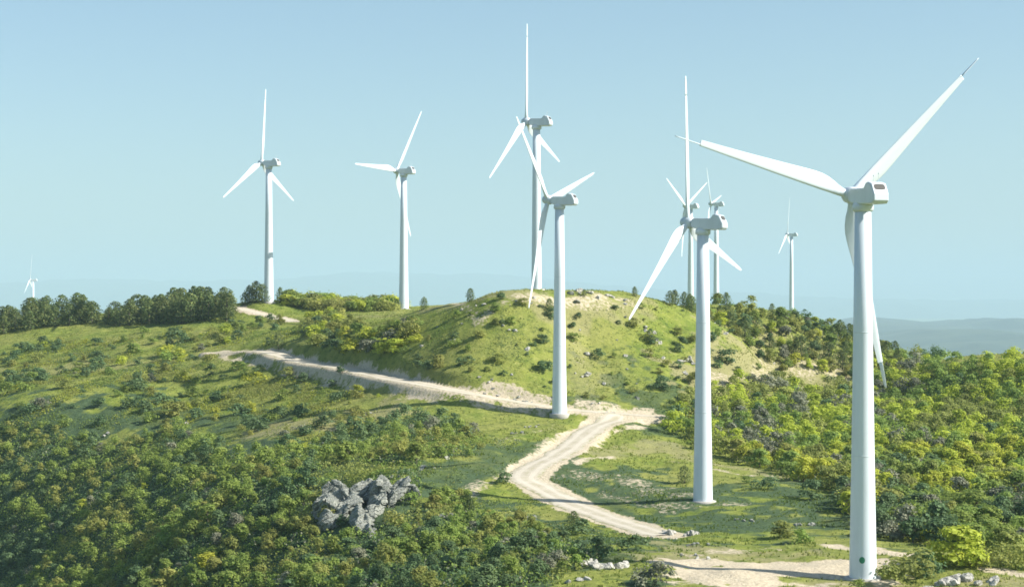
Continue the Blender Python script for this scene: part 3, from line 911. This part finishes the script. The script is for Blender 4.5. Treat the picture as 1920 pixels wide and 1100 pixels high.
# --- wood on the right slope
def right_place(p):
    x, y = pix(p[0], p[1], hgt(*p))
    if x > 1780: return 'towards the right edge of the photo'
    if x > 1650: return 'just right of the nearest tower'
    if x > 1480: return 'left of the nearest tower'
    if x > 1335: return 'just right of the second tower'
    return 'left of the second tower above the junction'
PG_WOOD = poly([(1250,790),(1300,745),(1380,728),(1480,728),(1590,725),(1660,676),(1760,690),(1800,694),(1960,676),(2080,700),(2050,1000),(1960,1058),(1850,1040),(1740,1022),(1655,1012),(1590,965),(1560,925),(1440,880),(1330,850),(1260,815)])
wood = scatter(PG_WOOD, 3.0, 11, 2.0, 26000)
wood.sort(key=lambda p: p[1])
lim = 285; n_w = 0
for p in wood:
    x, y = pix(p[0], p[1], hgt(*p))
    size = random.uniform(2.7, 4.4)
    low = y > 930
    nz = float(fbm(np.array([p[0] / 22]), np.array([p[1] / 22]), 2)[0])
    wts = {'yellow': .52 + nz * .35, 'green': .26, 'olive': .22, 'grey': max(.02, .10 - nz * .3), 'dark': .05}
    if low: wts = {'yellow': .12, 'green': .42, 'olive': .2, 'grey': .1, 'dark': .3}  # darker leaf mix puts the shade of the wood's lower edge into colour
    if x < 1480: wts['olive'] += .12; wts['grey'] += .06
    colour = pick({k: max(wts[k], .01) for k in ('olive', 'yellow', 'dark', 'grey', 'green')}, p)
    vis = x < 1955
    if vis and n_w < lim:
        n_w += 1
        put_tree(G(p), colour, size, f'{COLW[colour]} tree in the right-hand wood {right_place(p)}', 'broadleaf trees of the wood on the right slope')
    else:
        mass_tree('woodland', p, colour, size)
# --- crest wood running from the hilltop down to the right
PG_CREST = np.array([(40,434),(60,452),(76,467),(98,482),(108,470),(100,446),(84,441),(68,433),(55,436),(47,431)])
crest = scatter(PG_CREST, 3.1, 12, 2, 9000, dens=lambda x, y: .35 + 1.2 * max(0, vnoise(np.array([x / 9.]), np.array([y / 9.]))[0] - .2))
for p in crest:
    colour = pick({'yellow': .12, 'green': .3, 'olive': .38, 'dark': .16, 'grey': .1})
    if random.random() < .22:
        put_pine(G(p), random.uniform(3.5, 6.0), 'dark pine among the broadleaf trees on the crest right of the second tower', 'pines in the crest wood', 1.0)
    else:
        put_tree(G(p), colour, random.uniform(2.2, 3.9), f'{COLW[colour]} small tree on the crest between the second and the nearest tower', 'small trees of the crest wood', 'crest_tree')
PG_BACK = np.array([(52,470),(120,470),(150,540),(160,700),(90,700),(58,560)])
for p in scatter(PG_BACK, 6.5, 13, 2, 2500): mass_tree('woodland', p, pick({'green': .4, 'olive': .3, 'dark': .3}), random.uniform(3.0, 4.6))

# --- scrub wood of the lower left slope
PG_LEFT = poly([(-60,820),(90,800),(230,835),(330,800),(450,860),(560,850),(620,830),(700,795),(850,790),(915,830),(880,860),(790,860),(790,980),(850,930),(900,960),(980,985),(1080,1030),(1160,1045),(1050,1085),(960,1120),(700,1120),(480,1120),(240,1120),(-60,1120)])
PG_ROCK = poly([(590,900),(640,865),(780,870),(800,930),(760,1000),(690,1040),(640,1000),(590,960)])
left = [p for p in scatter(PG_LEFT, 2.75, 21, 2.0, 34000, dens=lambda x, y: .12 + 1.5 * max(0, vnoise(np.array([(x * .45 + y * .9) / 17.]), np.array([(x * .9 - y * .45) / 7.5]))[0] - .22)) if not inside(p, PG_ROCK)]
left.sort(key=lambda p: p[1])
def left_place(p):
    x, y = pix(p[0], p[1], hgt(*p))
    if x < 220: return 'at the left edge of the photo'
    if x < 440: return 'between the left edge and the big rock outcrop'
    if x < 620: return 'just left of the big rock outcrop'
    if x < 800: return 'around the big rock outcrop'
    if y > 960: return 'below the bend of the gravel road'
    return 'between the big rock outcrop and the gravel road'
n_l = 0
for p in left:
    x, y = pix(p[0], p[1], hgt(*p))
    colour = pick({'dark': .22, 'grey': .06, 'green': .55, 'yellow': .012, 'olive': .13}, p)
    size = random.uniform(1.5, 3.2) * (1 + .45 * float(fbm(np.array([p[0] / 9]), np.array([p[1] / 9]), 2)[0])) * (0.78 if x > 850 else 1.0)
    if -20 < x and n_l < 285 and y < 1150:
        n_l += 1
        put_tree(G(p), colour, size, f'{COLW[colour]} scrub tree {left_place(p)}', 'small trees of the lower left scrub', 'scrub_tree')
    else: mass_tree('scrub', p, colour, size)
build_mass('woodland', 'woodland', 'dense leafy wood filling the right slope behind its nearer trees', 'wood')
build_mass('scrub', 'scrubland', 'dense shaded scrub filling the lower left slope between its nearer trees', 'scrub')

# --- pines at the left skyline
for k, (pg, nm, n) in enumerate(((poly([(-30,645),(0,630),(100,612),(180,606),(185,598),(80,600),(-30,622)]), 'in the pine row below the tiny far left turbine', 40),
                                (poly([(200,612),(320,608),(430,602),(438,585),(330,585),(205,600)]), 'in the long pine row left of the far left track', 60))):
    q = scatter(pg, 3.2, 31 + k, 1.0, 6000, dens=lambda x, y: .25 + .75 * (vnoise(np.array([x / 9.]), np.array([y / 9. + 5]))[0] > .42))
    random.shuffle(q)
    for p in q[:n]:
        x, y = pix(p[0], p[1], hgt(*p))
        size = random.uniform(5.4, 8.6) * (1.08 if 330 < x < 430 else 1.0) * (.8 if x < 240 and x > 190 else 1)
        put_pine(G(p), size, f'dark green pine {nm}', f'pines {nm}', 1.12)
for (px, py, s, lb) in [(468,566,5.5,'dark pine at the left end of the clump by the far left turbine'),(480,567,7,'tallest dark pine left of the far left turbine foot'),
        (492,568,6.2,'dark pine pressed against the left of the far left turbine foot'),(525,566,4.8,'lone dark pine just right of the far left turbine foot'),
        (459,572,4,'small dark pine at the top of the far left track'),(882,566,3.4,'lone dark pine on the skyline left of the hill crest turbine'),
        (795,580,3.2,'small dark pine at the left end of the bare crest'),(1190,556,2.6,'lone dark pine on the skyline right of the pale crest rocks'),
        (1256,573,3.8,'pointed dark pine at the left end of the crest wood'),(1283,576,4.2,'dark pine left of the second tower on the crest'),
        (1362,580,4.6,'dark pine right of the second tower on the crest'),(1030,585,3.2,'dark pine on the slope below the hill crest turbine'),
        (1095,557,1.8,'small dark pine beside the pale rocks on the hill crest'),(1590,655,4.5,'dark pine left of the nearest tower at the wood edge'),
        (1560,640,4.2,'dark pine where the crest wood meets the skyline'),(1283,905,3.2,'dark pine left of the second tower on the platform edge'),
        (1076,995,3.0,'dark little pine at the edge of the lower road'),(880,968,3.4,'dull dark pine standing among rocks left of the road bend'),
        (522,655,4.6,'dark pine at the far end of the upper road')]:
    put_pine(hit(px, py), s, lb, None)

# --- named bushes on the hillside
B = [ # column, row, height m, width factor, colour, label
 (735,650,4.2,1.1,'grey','grey-brown thicket above the upper road left of the hill'),(770,635,4.6,.9,'olive','tall olive bush at the left foot of the hill slope'),
 (690,640,2.6,1.2,'yellow','yellow-green bush above the upper road'),(655,655,2.4,1.2,'yellow','low yellow-green bush at the lip of the upper road'),
 (595,618,3.4,1.4,'dark','wide dark bush just right of the far left track'),(625,608,3.0,1.2,'green','green bush up the slope right of the far left track'),
 (820,690,3.0,1.2,'olive','olive bush on the lower hill above the middle of the upper road'),(860,688,1.8,.9,'dark','small dark bush on the lower hill'),
 (800,695,1.8,1.3,'dark','dark low bush left of the olive bush on the lower hill'),(1018,695,2.2,1.5,'dark','dark bush left of the third turbine tower'),
 (1035,600,2.6,1.0,'dark','dark bush below the pine on the crest slope'),(855,634,1.3,1.6,'dark','low dark bush alone on the open hill'),
 (960,608,1.5,1.4,'green','green bush alone under the skyline left of the crest turbine'),(940,610,1.3,1.2,'dark','dark tuft beside the green bush under the skyline'),
 (1000,650,1.0,1.3,'dark','tiny dark bush left of the third tower at mid hill'),(1160,608,1.0,1.2,'dark','tiny dark bush on the slope right of the third tower'),
 (1215,640,2.2,1.3,'olive','olive bush among pale rocks on the hill'),(1280,650,2.4,.9,'dark','pointed dark bush left of the second tower on the hill'),
 (1335,640,2.2,.8,'dark','pointed dark bush right of the second tower on the hill'),(1365,680,3.0,1.3,'dark','round dark bush right of the second tower at mid hill'),
 (1270,690,1.6,1.4,'dark','dark bush between the pale rocks beside the second tower'),(1240,730,3.0,1.1,'dark','dark bush above the road junction'),
 (1300,720,2.6,1.2,'olive','olive bush left of the second tower above the wood'),(1370,605,3.0,1.1,'dark','dark bush high on the slope right of the second tower'),
 (1420,630,2.6,1.1,'olive','olive bush at the upper edge of the dry grass'),(1480,655,2.2,1.3,'green','green bush on the dry grass between the towers'),
 (1525,672,1.5,1.2,'dark','small dark bush on the dry grass near the nearest tower'),(1555,715,1.6,1.3,'dark','low dark bush at the top edge of the wood'),
 (1265,790,3.2,1.1,'dark','dark bush at the right end of the road junction'),(1300,795,3.0,1.2,'olive','olive bush behind the road junction'),
 (1440,918,2.2,1.4,'dark','dark round bush at the back of the second platform'),(1525,935,3.0,1.2,'dark','big dark bush at the right end of the second platform'),
 (1465,1008,2.4,1.5,'olive','wide olive bush on the near edge of the second platform'),(1500,1018,1.8,1.3,'green','green bush right of the wide olive bush on the platform edge'),
 (1190,1032,1.9,1.3,'dark','dark slanting bush below the lower end of the road'),(1090,1000,1.9,1.5,'dark','dark low bush under the little roadside pine'),
 (1235,1098,2.4,1.1,'grey','grey leafless bush at the bottom of the photo left of the sandy platform'),(1200,1095,1.6,1.2,'grey','small grey leafless bush at the bottom beside pale rocks'),
 (1668,1102,2.3,1.3,'olive','olive bush at the foot of the nearest tower'),(1712,1092,3.3,1.35,'olive','spreading olive bush right of the nearest tower foot'),
 (1735,1082,3.0,1.1,'dark','dark bush between the nearest tower and the yellow-green tree'),(1608,1108,1.3,1.0,'green','small green bush touching the left of the nearest tower foot'),
 (655,1015,2.0,1.2,'green','green bush under the left foot of the big rock outcrop'),(735,985,2.2,1.2,'olive','olive bush against the lower right of the big rock outcrop'),(640,985,1.6,1.2,'dark','dark bush in the hollow of the big rock outcrop'),(770,945,1.8,1.2,'green','green bush at the right end of the big rock outcrop'),
 (1820,800,2.5,1.0,'yellow','yellow-green bush in the wood near the right edge'),(870,820,2.4,1.3,'dark','dark bush in the rocky scrub right of the meadow'),
 (640,700,1.8,1.2,'dark','dark bush on the bank above the upper road'),(540,705,2.2,1.6,'olive','olive bush below the far end of the upper road'),
 (620,725,1.6,1.3,'dark','dark bush on the spoil below the upper road'),(945,905,1.8,1.4,'dark','dark bush at the outside of the road bend'),
 (1400,905,1.2,1.3,'green','low green bush on the second platform track'),(1760,1062,1.6,1.2,'yellow','low yellow-green bush under the yellow-green tree'),
]
for (px, py, s, wd, c, lb) in B: put_bush(hit(px, py), c, s, lb, None, wd)
put_tree(hit(1795,1062), 'yellow', 5.4, 'bright yellow-green tree right of the nearest tower beside the track', None)
put_bush(hit(1768,1064), 'yellow', 2.9, 'yellow-green bush at the left foot of the bright yellow-green tree', None, 1.25)
put_bush(hit(1822,1060), 'yellow', 3.1, 'yellow-green bush at the right foot of the bright yellow-green tree', None, 1.2)
put_bush(hit(1868,1064), 'olive', 2.6, 'olive bush between the two lone trees of the lower right corner', None, 1.3)
put_bush(hit(1915,1066), 'olive', 2.8, 'olive bush cut by the right edge at the bottom', None, 1.3)
put_tree(hit(1890,1062), 'olive', 4.2, 'olive-toned tree in the lower right corner behind the track', None)
put_tree(hit(650,870), 'green', 4.2, 'bright green tree on the upper left of the big rock outcrop', None)

# --- hillside shrubs in open grass
def open_shrubs(pg, spacing, seed, lab, grp, srange, wts, dens, n, name='low_shrub'):
    q = scatter(pg, spacing, seed, .8, 9000, dens)
    random.shuffle(q)
    for p in q[:n]:
        c = pick(wts, p)
        put_bush(G(p), c, random.uniform(*srange), f'{COLW[c]} {lab}', grp, random.uniform(1.0, 1.6), name)
PG_LMID = poly([(-40,660),(120,640),(300,620),(430,612),(520,600),(600,630),(500,650),(400,655),(420,690),(600,710),(720,745),(700,790),(560,850),(330,800),(100,800),(-40,830)])
open_shrubs(PG_LMID, 2.2, 41, 'low shrub on the grassy left hillside below the pine rows', 'low shrubs on the left hillside', (.8, 2.9),
            {'olive': .26, 'yellow': .16, 'grey': .06, 'dark': .42, 'green': .3}, lambda x, y: .1 + 1.3 * max(0, vnoise(np.array([x / 11.]), np.array([y / 11.]))[0] - .3), 235)
PG_SADDLE = poly([(580,606),(620,594),(660,606),(690,640),(640,668),(575,645),(572,622)])
open_shrubs(PG_SADDLE, 2.8, 42, 'shrub in the hollow between the far left track and the upper road', 'shrubs in the hollow above the upper road', (1.2, 3.2),
            {'olive': .35, 'yellow': .3, 'dark': .15, 'green': .3}, lambda x, y: .7, 70, 'bush')
PG_CR2 = np.array([(-72,548),(-56,536),(-38,540),(-35,572),(-75,572)])
open_shrubs(PG_CR2, 2.3, 43, 'bush of the skyline thicket between the two left turbines', 'bushes of the skyline thicket', (2.2, 4.0),
            {'olive': .4, 'yellow': .3, 'green': .35}, lambda x, y: .9, 110, 'bush')
PG_HILL = poly([(820,600),(900,575),(1100,570),(1230,580),(1400,620),(1560,690),(1340,715),(1230,745),(1080,752),(900,725),(800,700),(740,680)])
open_shrubs(PG_HILL, 3.6, 44, 'low shrub dotted on the open slope of the main hill', 'low shrubs on the main hill', (.5, 2.1),
            {'green': .4, 'olive': .35, 'dark': .5}, lambda x, y: .5, 85)
PG_FLANK = poly([(640,665),(690,640),(730,618),(785,612),(785,640),(765,662),(720,680),(680,680)])
open_shrubs(PG_FLANK, 2.3, 45, 'bush of the thicket on the left flank of the main hill', 'thicket on the left flank of the hill', (1.4, 3.4),
            {'olive': .35, 'grey': .3, 'green': .2, 'yellow': .15}, lambda x, y: .45, 40, 'bush')

# ------------------------------------------------------------------ rocks
def boulder(bm, loc, dims, rot, seed, planes=16):
    g = np.random.default_rng(seed)
    t = bmesh.new(); bmesh.ops.create_icosphere(t, subdivisions=3, radius=1.0)
    pn = [Vector(v) for v in unit(g, planes)]; pd = g.uniform(.45, .85, planes)
    Rm = Matrix.Rotation(rot[2], 3, 'Z') @ Matrix.Rotation(rot[1], 3, 'Y') @ Matrix.Rotation(rot[0], 3, 'X')
    vm = {}
    for v in t.verts:
        p = v.co.copy()
        for n_, d_ in zip(pn, pd):
            k = p.dot(n_) - d_
            if k > 0: p -= n_ * k
        p = p * (1 + .10 * mnoise.noise(p * 3.1 + Vector((seed, 0, 0))))
        p = Rm @ Vector((p.x * dims[0], p.y * dims[1], p.z * dims[2])) + Vector(loc)
        vm[v] = bm.verts.new(p)
    for f in t.faces: bm.faces.new([vm[v] for v in f.verts])
    t.free()
def fuse(name, bm, m, voxel):
    """overlapping blocks grown into one continuous rock surface"""
    t = bpy.data.objects.new('tmp', bm_mesh('tmp', bm, m)); COL.objects.link(t)
    md = t.modifiers.new('remesh', 'REMESH'); md.mode = 'VOXEL'; md.voxel_size = voxel
    dg = bpy.context.evaluated_depsgraph_get()
    me = bpy.data.meshes.new_from_object(t.evaluated_get(dg)); me.name = name
    bpy.data.objects.remove(t)
    if not me.materials: me.materials.append(m)
    return me
def outcrop(px, py, blocks, label, m):
    p = hit(px, py); bm = bmesh.new()
    for i, (off, dims, rot) in enumerate(blocks):
        dz = float(hgt(p[0] + off[0], p[1] + off[1])) - p[2] - .1
        boulder(bm, (off[0], off[1], dz + off[2]), [q * 1.28 for q in dims], rot, int(px * 7 + py * 3 + i * 13), 22)
    me = fuse('rock_outcrop', bm, m, .13)
    tl = Matrix.Rotation(.5, 3, 'Y') @ Matrix.Rotation(.35, 3, 'X')
    nrm_ = [v.normal.copy() for v in me.vertices]
    for v, vn in zip(me.vertices, nrm_):
        q = v.co.copy(); w_ = tl @ q
        dist, _p = mnoise.voronoi(Vector((w_.x * .30, w_.y * .15, w_.z * .42)) + .25 * mnoise.noise_vector(q * .6))
        crack = max(0.0, 1 - (dist[1] - dist[0]) / .11)
        step = (w_.z * 1.5 + .35 * mnoise.noise(q * .7)) % 1.0
        v.co = q + vn * (.20 * mnoise.fractal(q * .42, 1.0, 2.0, 4) - .55 * crack - .20 * step + .05 * abs(mnoise.noise(q * 2.7)))
    o = link('rock_outcrop', me); o.location = p
    tag(o, label, 'rock outcrop')
def rock(px, py, blocks, label, m=None):
    p = hit(px, py)
    for i, (off, dims, rot) in enumerate(blocks):
        gx, gy = p[0] + off[0], p[1] + off[1]
        bm = bmesh.new(); boulder(bm, (0, 0, 0), dims, rot, int(px * 7 + py * 3 + i * 13))
        o = link('rock', bm_mesh('rock', bm, m or M_LIME)); o.location = (gx, gy, float(hgt(gx, gy)) + off[2])
        tag(o, label, 'rock', label.replace('rock ', 'rocks ', 1).replace('stone ', 'stones ', 1).replace('boulder ', 'boulders ', 1))
outcrop(690, 960, [((-6.4,2.5,1.4),(2.6,3.4,3.0),(.35,.25,.2)),((-4.4,5.5,2.0),(3.2,3.0,2.6),(.2,.1,.5)),((-1.4,6.5,2.2),(3.4,3.0,2.2),(.25,.1,-.3)),
     ((-6.2,-1.5,.6),(2.0,3.2,2.4),(.5,.35,.3)),((-4.0,-.5,.7),(1.6,3.2,2.3),(.4,.5,.2)),((-2.6,2.2,1.0),(2.2,3.4,2.2),(.4,.3,.1)),((2.0,5.0,1.9),(2.0,3.4,2.9),(.3,.45,.1)),((4.0,5.6,1.6),(1.8,3.0,2.6),(.1,.5,.4)),
     ((5.6,6.2,1.0),(1.5,2.4,2.2),(.3,.3,.8)),((1.6,.6,.9),(1.5,4.2,3.0),(.35,.5,.3)),((3.2,2.0,.4),(1.3,3.0,2.2),(.3,.5,.2)),((.6,-3.6,.3),(1.5,4.2,2.2),(.4,.5,.35)),((-.2,-7.4,.6),(2.0,4.0,2.0),(.4,.4,.5)),((1.2,-10.5,.0),(1.5,2.6,1.5),(.2,.4,.3))],
     'big grey cracked rock outcrop in the shaded scrub of the lower left slope', M_ROCK)
rr_ = random.Random(5)
def blocks(n, spread, s, flat=.7):
    return [((rr_.uniform(-spread, spread), rr_.uniform(-spread, spread) * .8, s * rr_.uniform(.05, .3)),
             (s * rr_.uniform(.6, 1.3), s * rr_.uniform(.6, 1.2), s * flat * rr_.uniform(.6, 1.2)),
             (rr_.uniform(-.4, .4), rr_.uniform(-.4, .4), rr_.uniform(0, 3))) for _ in range(n)]
for (px, py, n, sp, s, lb, m) in [
 (1065,556,5,3.0,.8,'grey rock on the crest between the crest turbine and the pale pile',M_ROCK),(985,566,4,2.5,.6,'pale rock on the bare crest below the crest turbine',M_LIME),(890,572,5,3.5,.6,'pale rock along the bare crest by the lone pine',M_LIME),(1150,562,5,3.0,.8,'pale rock right of the pile on the hill crest',M_LIME),
 (1105,552,7,3.2,.9,'pale rock piled on the hill crest right of the crest turbine',M_LIME),
 (1130,1065,8,3.0,1.0,'white jagged rock in a slanting line at the bottom below the road',M_LIME),
 (1075,1088,4,2.0,.6,'small white rock at the lower left end of the slanting rock line',M_LIME),
 (1278,1002,8,2.2,.85,'white boulder where the road meets the nearest platform',M_LIME),
 (1305,1020,5,1.6,.45,'grey stone below the white boulders at the road end',M_ROCK),
 (1800,1092,9,2.4,1.15,'large pale jagged rock in the lower right corner',M_LIME),
 (1740,1108,4,1.2,.6,'pale rock under the olive bush by the nearest tower',M_LIME),
 (1850,1094,5,1.6,.8,'pale rock beside the dry grass in the lower right corner',M_LIME),
 (822,858,2,1.6,.8,'pale rock of the pair above the big outcrop',M_LIME),(800,880,4,2.0,.7,'grey rock between the big outcrop and the pale pair',M_ROCK),
 (820,935,3,.9,1.0,'upright grey rock right of the big outcrop',M_ROCK),(835,968,4,1.8,.7,'grey rock at the foot of the dull pine',M_ROCK),
 (985,972,4,1.8,.7,'grey rock below the outside of the road bend',M_ROCK),(1000,800,5,2.5,.4,'stone scattered below the third turbine',M_LIME),
 (1220,628,5,2.4,.9,'pale rock round the olive bush on the hill',M_LIME),(1275,672,6,3.0,1.0,'pale rock left of the second tower at mid hill',M_LIME),
 (1282,700,3,1.4,.7,'pale rock below the mid hill rocks',M_LIME),(1105,705,4,1.6,.8,'pale rock heap right of the third tower',M_LIME),
 (1125,770,5,3.0,.5,'stone along the bank behind the road junction',M_LIME),(1215,625,2,1.0,.6,'small pale rock high on the hill',M_LIME),
 (915,730,6,3.0,.55,'pale stone of the cut bank above the upper road',M_LIME),(985,752,6,3.0,.5,'grey stone of the cut bank near the third tower',M_ROCK),
 (850,640,2,.8,.6,'pale rock beside the low dark bush on the open hill',M_LIME),(950,618,2,.8,.6,'pale rock below the green bush under the skyline',M_LIME),
 (1440,712,3,1.4,.6,'pale rock on the dry grass at the wood edge',M_LIME),(1590,715,3,1.2,.7,'pale rock left of the nearest tower at the wood edge',M_LIME),
 (690,778,3,1.2,.7,'pale boulder at the right end of the meadow',M_LIME),(610,830,6,2.6,.6,'grey rock along the lower edge of the meadow',M_ROCK),
 (620,855,4,1.4,.6,'pale rock just above the big outcrop',M_LIME),(740,893,3,1.2,.7,'pale rock crowning the right of the big outcrop',M_ROCK),
 (1395,975,5,1.6,.4,'small grey stone lying on the second platform',M_ROCK),(1505,985,4,1.6,.6,'pale rock behind the wide olive bush on the platform edge',M_ROCK),
 (1250,1010,5,2.0,.45,'stone on the verge where the road leaves the picture',M_LIME),(1500,775,2,1.0,.8,'pale rock showing in the wood between the towers',M_LIME),
 (200,815,2,.8,.6,'white stone on the shaded left meadow',M_LIME),(350,795,2,.8,.6,'white stone below the left hillside shrubs',M_LIME),
 (970,812,4,2.0,.5,'stone beside the grass strip below the third turbine',M_ROCK),(1290,1045,4,2.5,.4,'stone on the reddish edge of the sandy platform',M_LIME)]:
    rock(px, py, blocks(n, sp, s), lb, m)

for k, p in enumerate(scatter(PG_HILL, 6.0, 61, 2.0, 400)[:34]):
    bm = bmesh.new(); q = .32 + .5 * rr_.random() ** 2
    boulder(bm, (0, 0, 0), (q * 1.3, q, q * .8), (rr_.uniform(-.4, .4), rr_.uniform(-.4, .4), rr_.uniform(0, 3)), 900 + k)
    o = link('rock', bm_mesh('rock', bm, M_LIME if k % 3 else M_ROCK)); g3 = G(p); o.location = (g3[0], g3[1], g3[2] + q * .15)
    tag(o, 'small rock lying singly in the grass of the main hill', 'rock', 'single rocks on the main hill')
# ------------------------------------------------------------------ grass tufts and undergrowth (uncountable)
def scatter_np(n, d0, d1, seed):
    """points spread over the visible ground wedge"""
    g = np.random.default_rng(seed)
    d = np.sqrt(g.uniform(d0 ** 2, d1 ** 2, n)); x = (g.uniform(-40, 1960, n) - CX) / F * d
    return x, d, g
def on_cover(arr, x, y): return hgt(x, y, arr)
ROADMASK = np.zeros_like(ZZ)
for nm, path, zs, hw in road_paths:
    lo = path.min(0) - 8; hi = path.max(0) + 8
    ii = np.where((GX > lo[0]) & (GX < hi[0]))[0]; jj = np.where((GY > lo[1]) & (GY < hi[1]))[0]
    sl = np.s_[ii[0]:ii[-1] + 1, jj[0]:jj[-1] + 1]
    dd, _ = dist_to_path(XX[sl], YY[sl], path); ROADMASK[sl] = np.maximum(ROADMASK[sl], dd < hw + .4)
x, y, g = scatter_np(120000, 185, 560, 77)
dn = fbm(x / 5, y / 5, 3)
keep = (on_cover(BARE, x, y) < .45) & (on_cover(ROADMASK, x, y) < .1) & (g.random(len(x)) < .45 + dn)
x, y, dn = x[keep], y[keep], dn[keep]; n = len(x)
z = hgt(x, y)
hh = (.16 + .22 * np.clip(dn + .3, 0, 1)) * g.uniform(.7, 1.5, n)
VV = []; TT = []
lush_shade = on_cover(LUSH_SHADE, x, y)
tone = np.clip(.55 + .35 * on_cover(DRY, x, y) - .5 * lush_shade + g.normal(0, .2, n), 0, 1)  # blades darken along with the shade painted on the ground
for k in range(3):
    a = g.uniform(0, 6.28, n); r = g.uniform(0, .22, n); w2 = g.uniform(.06, .14, n)
    bx, by = x + r * np.cos(a), y + r * np.sin(a); lx, ly = g.normal(0, .12, n), g.normal(0, .12, n)
    dx, dy = -np.sin(a) * w2, np.cos(a) * w2
    VV.append(np.stack([np.c_[bx - dx, by - dy, z - .03], np.c_[bx + dx, by + dy, z - .03], np.c_[bx + lx, by + ly, z + hh]], 1)); TT.append(np.repeat(tone, 3))
VV = np.concatenate(VV).reshape(-1, 3)
me = mesh_np('grass', VV, np.arange(len(VV)).reshape(-1, 3), M_HT, attrs={'tone': np.concatenate(TT)})
tag(link('grass', me), 'short tufted hill grass, green to straw coloured', 'grass', kind='stuff')

ROCK_AT = hit(690, 960)
def undergrowth(pg, n, seed, name, label, wts, hmax, patchy=None, size=(.25, .55), cat='undergrowth'):
    g = np.random.default_rng(seed); lo = pg.min(0); hi = pg.max(0)
    P2 = np.c_[g.uniform(lo[0], hi[0], n), g.uniform(lo[1], hi[1], n)]
    # vectorised point in polygon
    ins = np.zeros(n, bool); j = len(pg) - 1
    for i in range(len(pg)):
        c = ((pg[i, 1] > P2[:, 1]) != (pg[j, 1] > P2[:, 1])) & (P2[:, 0] < (pg[j, 0] - pg[i, 0]) * (P2[:, 1] - pg[i, 1]) / (pg[j, 1] - pg[i, 1] + 1e-12) + pg[i, 0])
        ins ^= c; j = i
    P2 = P2[ins]
    P2 = P2[((P2[:, 0] - ROCK_AT[0]) / 7.6) ** 2 + ((P2[:, 1] - ROCK_AT[1]) / 10.0) ** 2 > 1]
    if patchy:
        pn = fbm((P2[:, 0] * .5 + P2[:, 1] * .85) / patchy[1] / 2.2, (P2[:, 0] * .85 - P2[:, 1] * .5) / patchy[1], 4)
        P2 = P2[pn + g.normal(0, .06, len(pn)) > patchy[0]]
    ok = (on_cover(ROADMASK, P2[:, 0], P2[:, 1]) < .05) & (on_cover(BARE, P2[:, 0], P2[:, 1]) < .4); P2 = P2[ok]; n = len(P2)
    C = np.c_[P2, hgt(P2[:, 0], P2[:, 1]) + hmax * g.uniform(.05, 1, n) * np.clip(.5 + fbm(P2[:, 0] / 3, P2[:, 1] / 3, 2), .1, 1)]
    nn = unit(g, n) * .8 + np.array([0, 0, .7]); nn /= np.linalg.norm(nn, axis=1)[:, None]
    V, Fc = leaf_quads(C, nn, g.uniform(*size, n), g)
    ks = list(wts); cum = np.cumsum([wts[k] for k in ks]) / sum(wts.values())
    u = np.clip(.5 + 1.5 * fbm(C[:, 0] / 5.5 + seed, C[:, 1] / 9 + seed * 2, 3) + g.normal(0, .13, n), 0, .999)
    mi = np.array([CI.index(k) for k in ks])[np.searchsorted(cum, u)]
    me = mesh_np(name, V, Fc, [LEAF[c] for c in CI], mi, attrs={'tone': np.repeat(np.clip(.4 + g.normal(0, .2, n), 0, 1), 4)})
    tag(link(name, me), label, cat, kind='stuff')
undergrowth(PG_WOOD, 130000, 91, 'undergrowth', 'leafy undergrowth on the floor of the right wood', {'olive': .3, 'yellow': .35, 'grey': .08, 'green': .35}, 2.1)
undergrowth(PG_LEFT, 260000, 92, 'undergrowth', 'leafy undergrowth between the trees of the lower left scrub', {'dark': .22, 'grey': .08, 'green': .5, 'olive': .2}, 1.7)
undergrowth(PG_CREST, 14000, 93, 'undergrowth', 'leafy undergrowth along the crest wood', {'green': .4, 'olive': .4, 'dark': .1, 'grey': .1}, .9)

undergrowth(PG_LMID, 300000, 94, 'ground_cover', 'patchy low heath covering the grassy left hillside', {'olive': .30, 'yellow': .34, 'grey': .05, 'dark': .16, 'green': .3}, .95, (.10, 8.0), (.22, .46), 'ground cover')
undergrowth(PG_SADDLE, 40000, 95, 'ground_cover', 'patchy low heath in the hollow above the upper road', {'green': .3, 'olive': .35, 'yellow': .35, 'dark': .1}, .7, (.05, 6.0), (.2, .45), 'ground cover')
undergrowth(PG_HILL, 90000, 96, 'ground_cover', 'thin low heath dotted over the main hill', {'green': .45, 'olive': .35, 'dark': .3}, .35, (.27, 5.0), (.15, .32), 'ground cover')
PG_LOW = poly([(700,800),(860,800),(960,830),(1000,830),(940,890),(985,930),(1150,990),(1230,1020),(1290,1040),(1200,1100),(960,1100),(800,960),(780,870)])
undergrowth(PG_LOW, 60000, 97, 'ground_cover', 'patchy low heath between the rocks below the road bend', {'green': .45, 'olive': .2, 'dark': .35}, .45, (.10, 5.0), (.2, .4), 'ground cover')
# ------------------------------------------------------------------ haze
bm = bmesh.new()
zmin = float(ZZ.min()) - 45.0
bmesh.ops.create_cube(bm, size=1.0, matrix=Matrix.Translation((0, 23000, (zmin + 900) / 2)) @ Matrix.Diagonal((104000, 58000, 900 - zmin, 1)))
hm = bpy.data.materials.new('haze'); hm.use_nodes = True
hn = hm.node_tree; hn.nodes.remove(hn.nodes['Principled BSDF'])
pv = hn.nodes.new('ShaderNodeVolumePrincipled')
pv.inputs['Color'].default_value = (.50, .69, .82, 1)
pv.inputs['Density'].default_value = HAZE_DENSITY
pv.inputs['Anisotropy'].default_value = 0.0
hn.links.new(pv.outputs[0], hn.nodes['Material Output'].inputs['Volume'])
tag(link('haze', bm_mesh('haze', bm, hm)), 'thin pale summer haze over the hills', 'haze', kind='stuff')
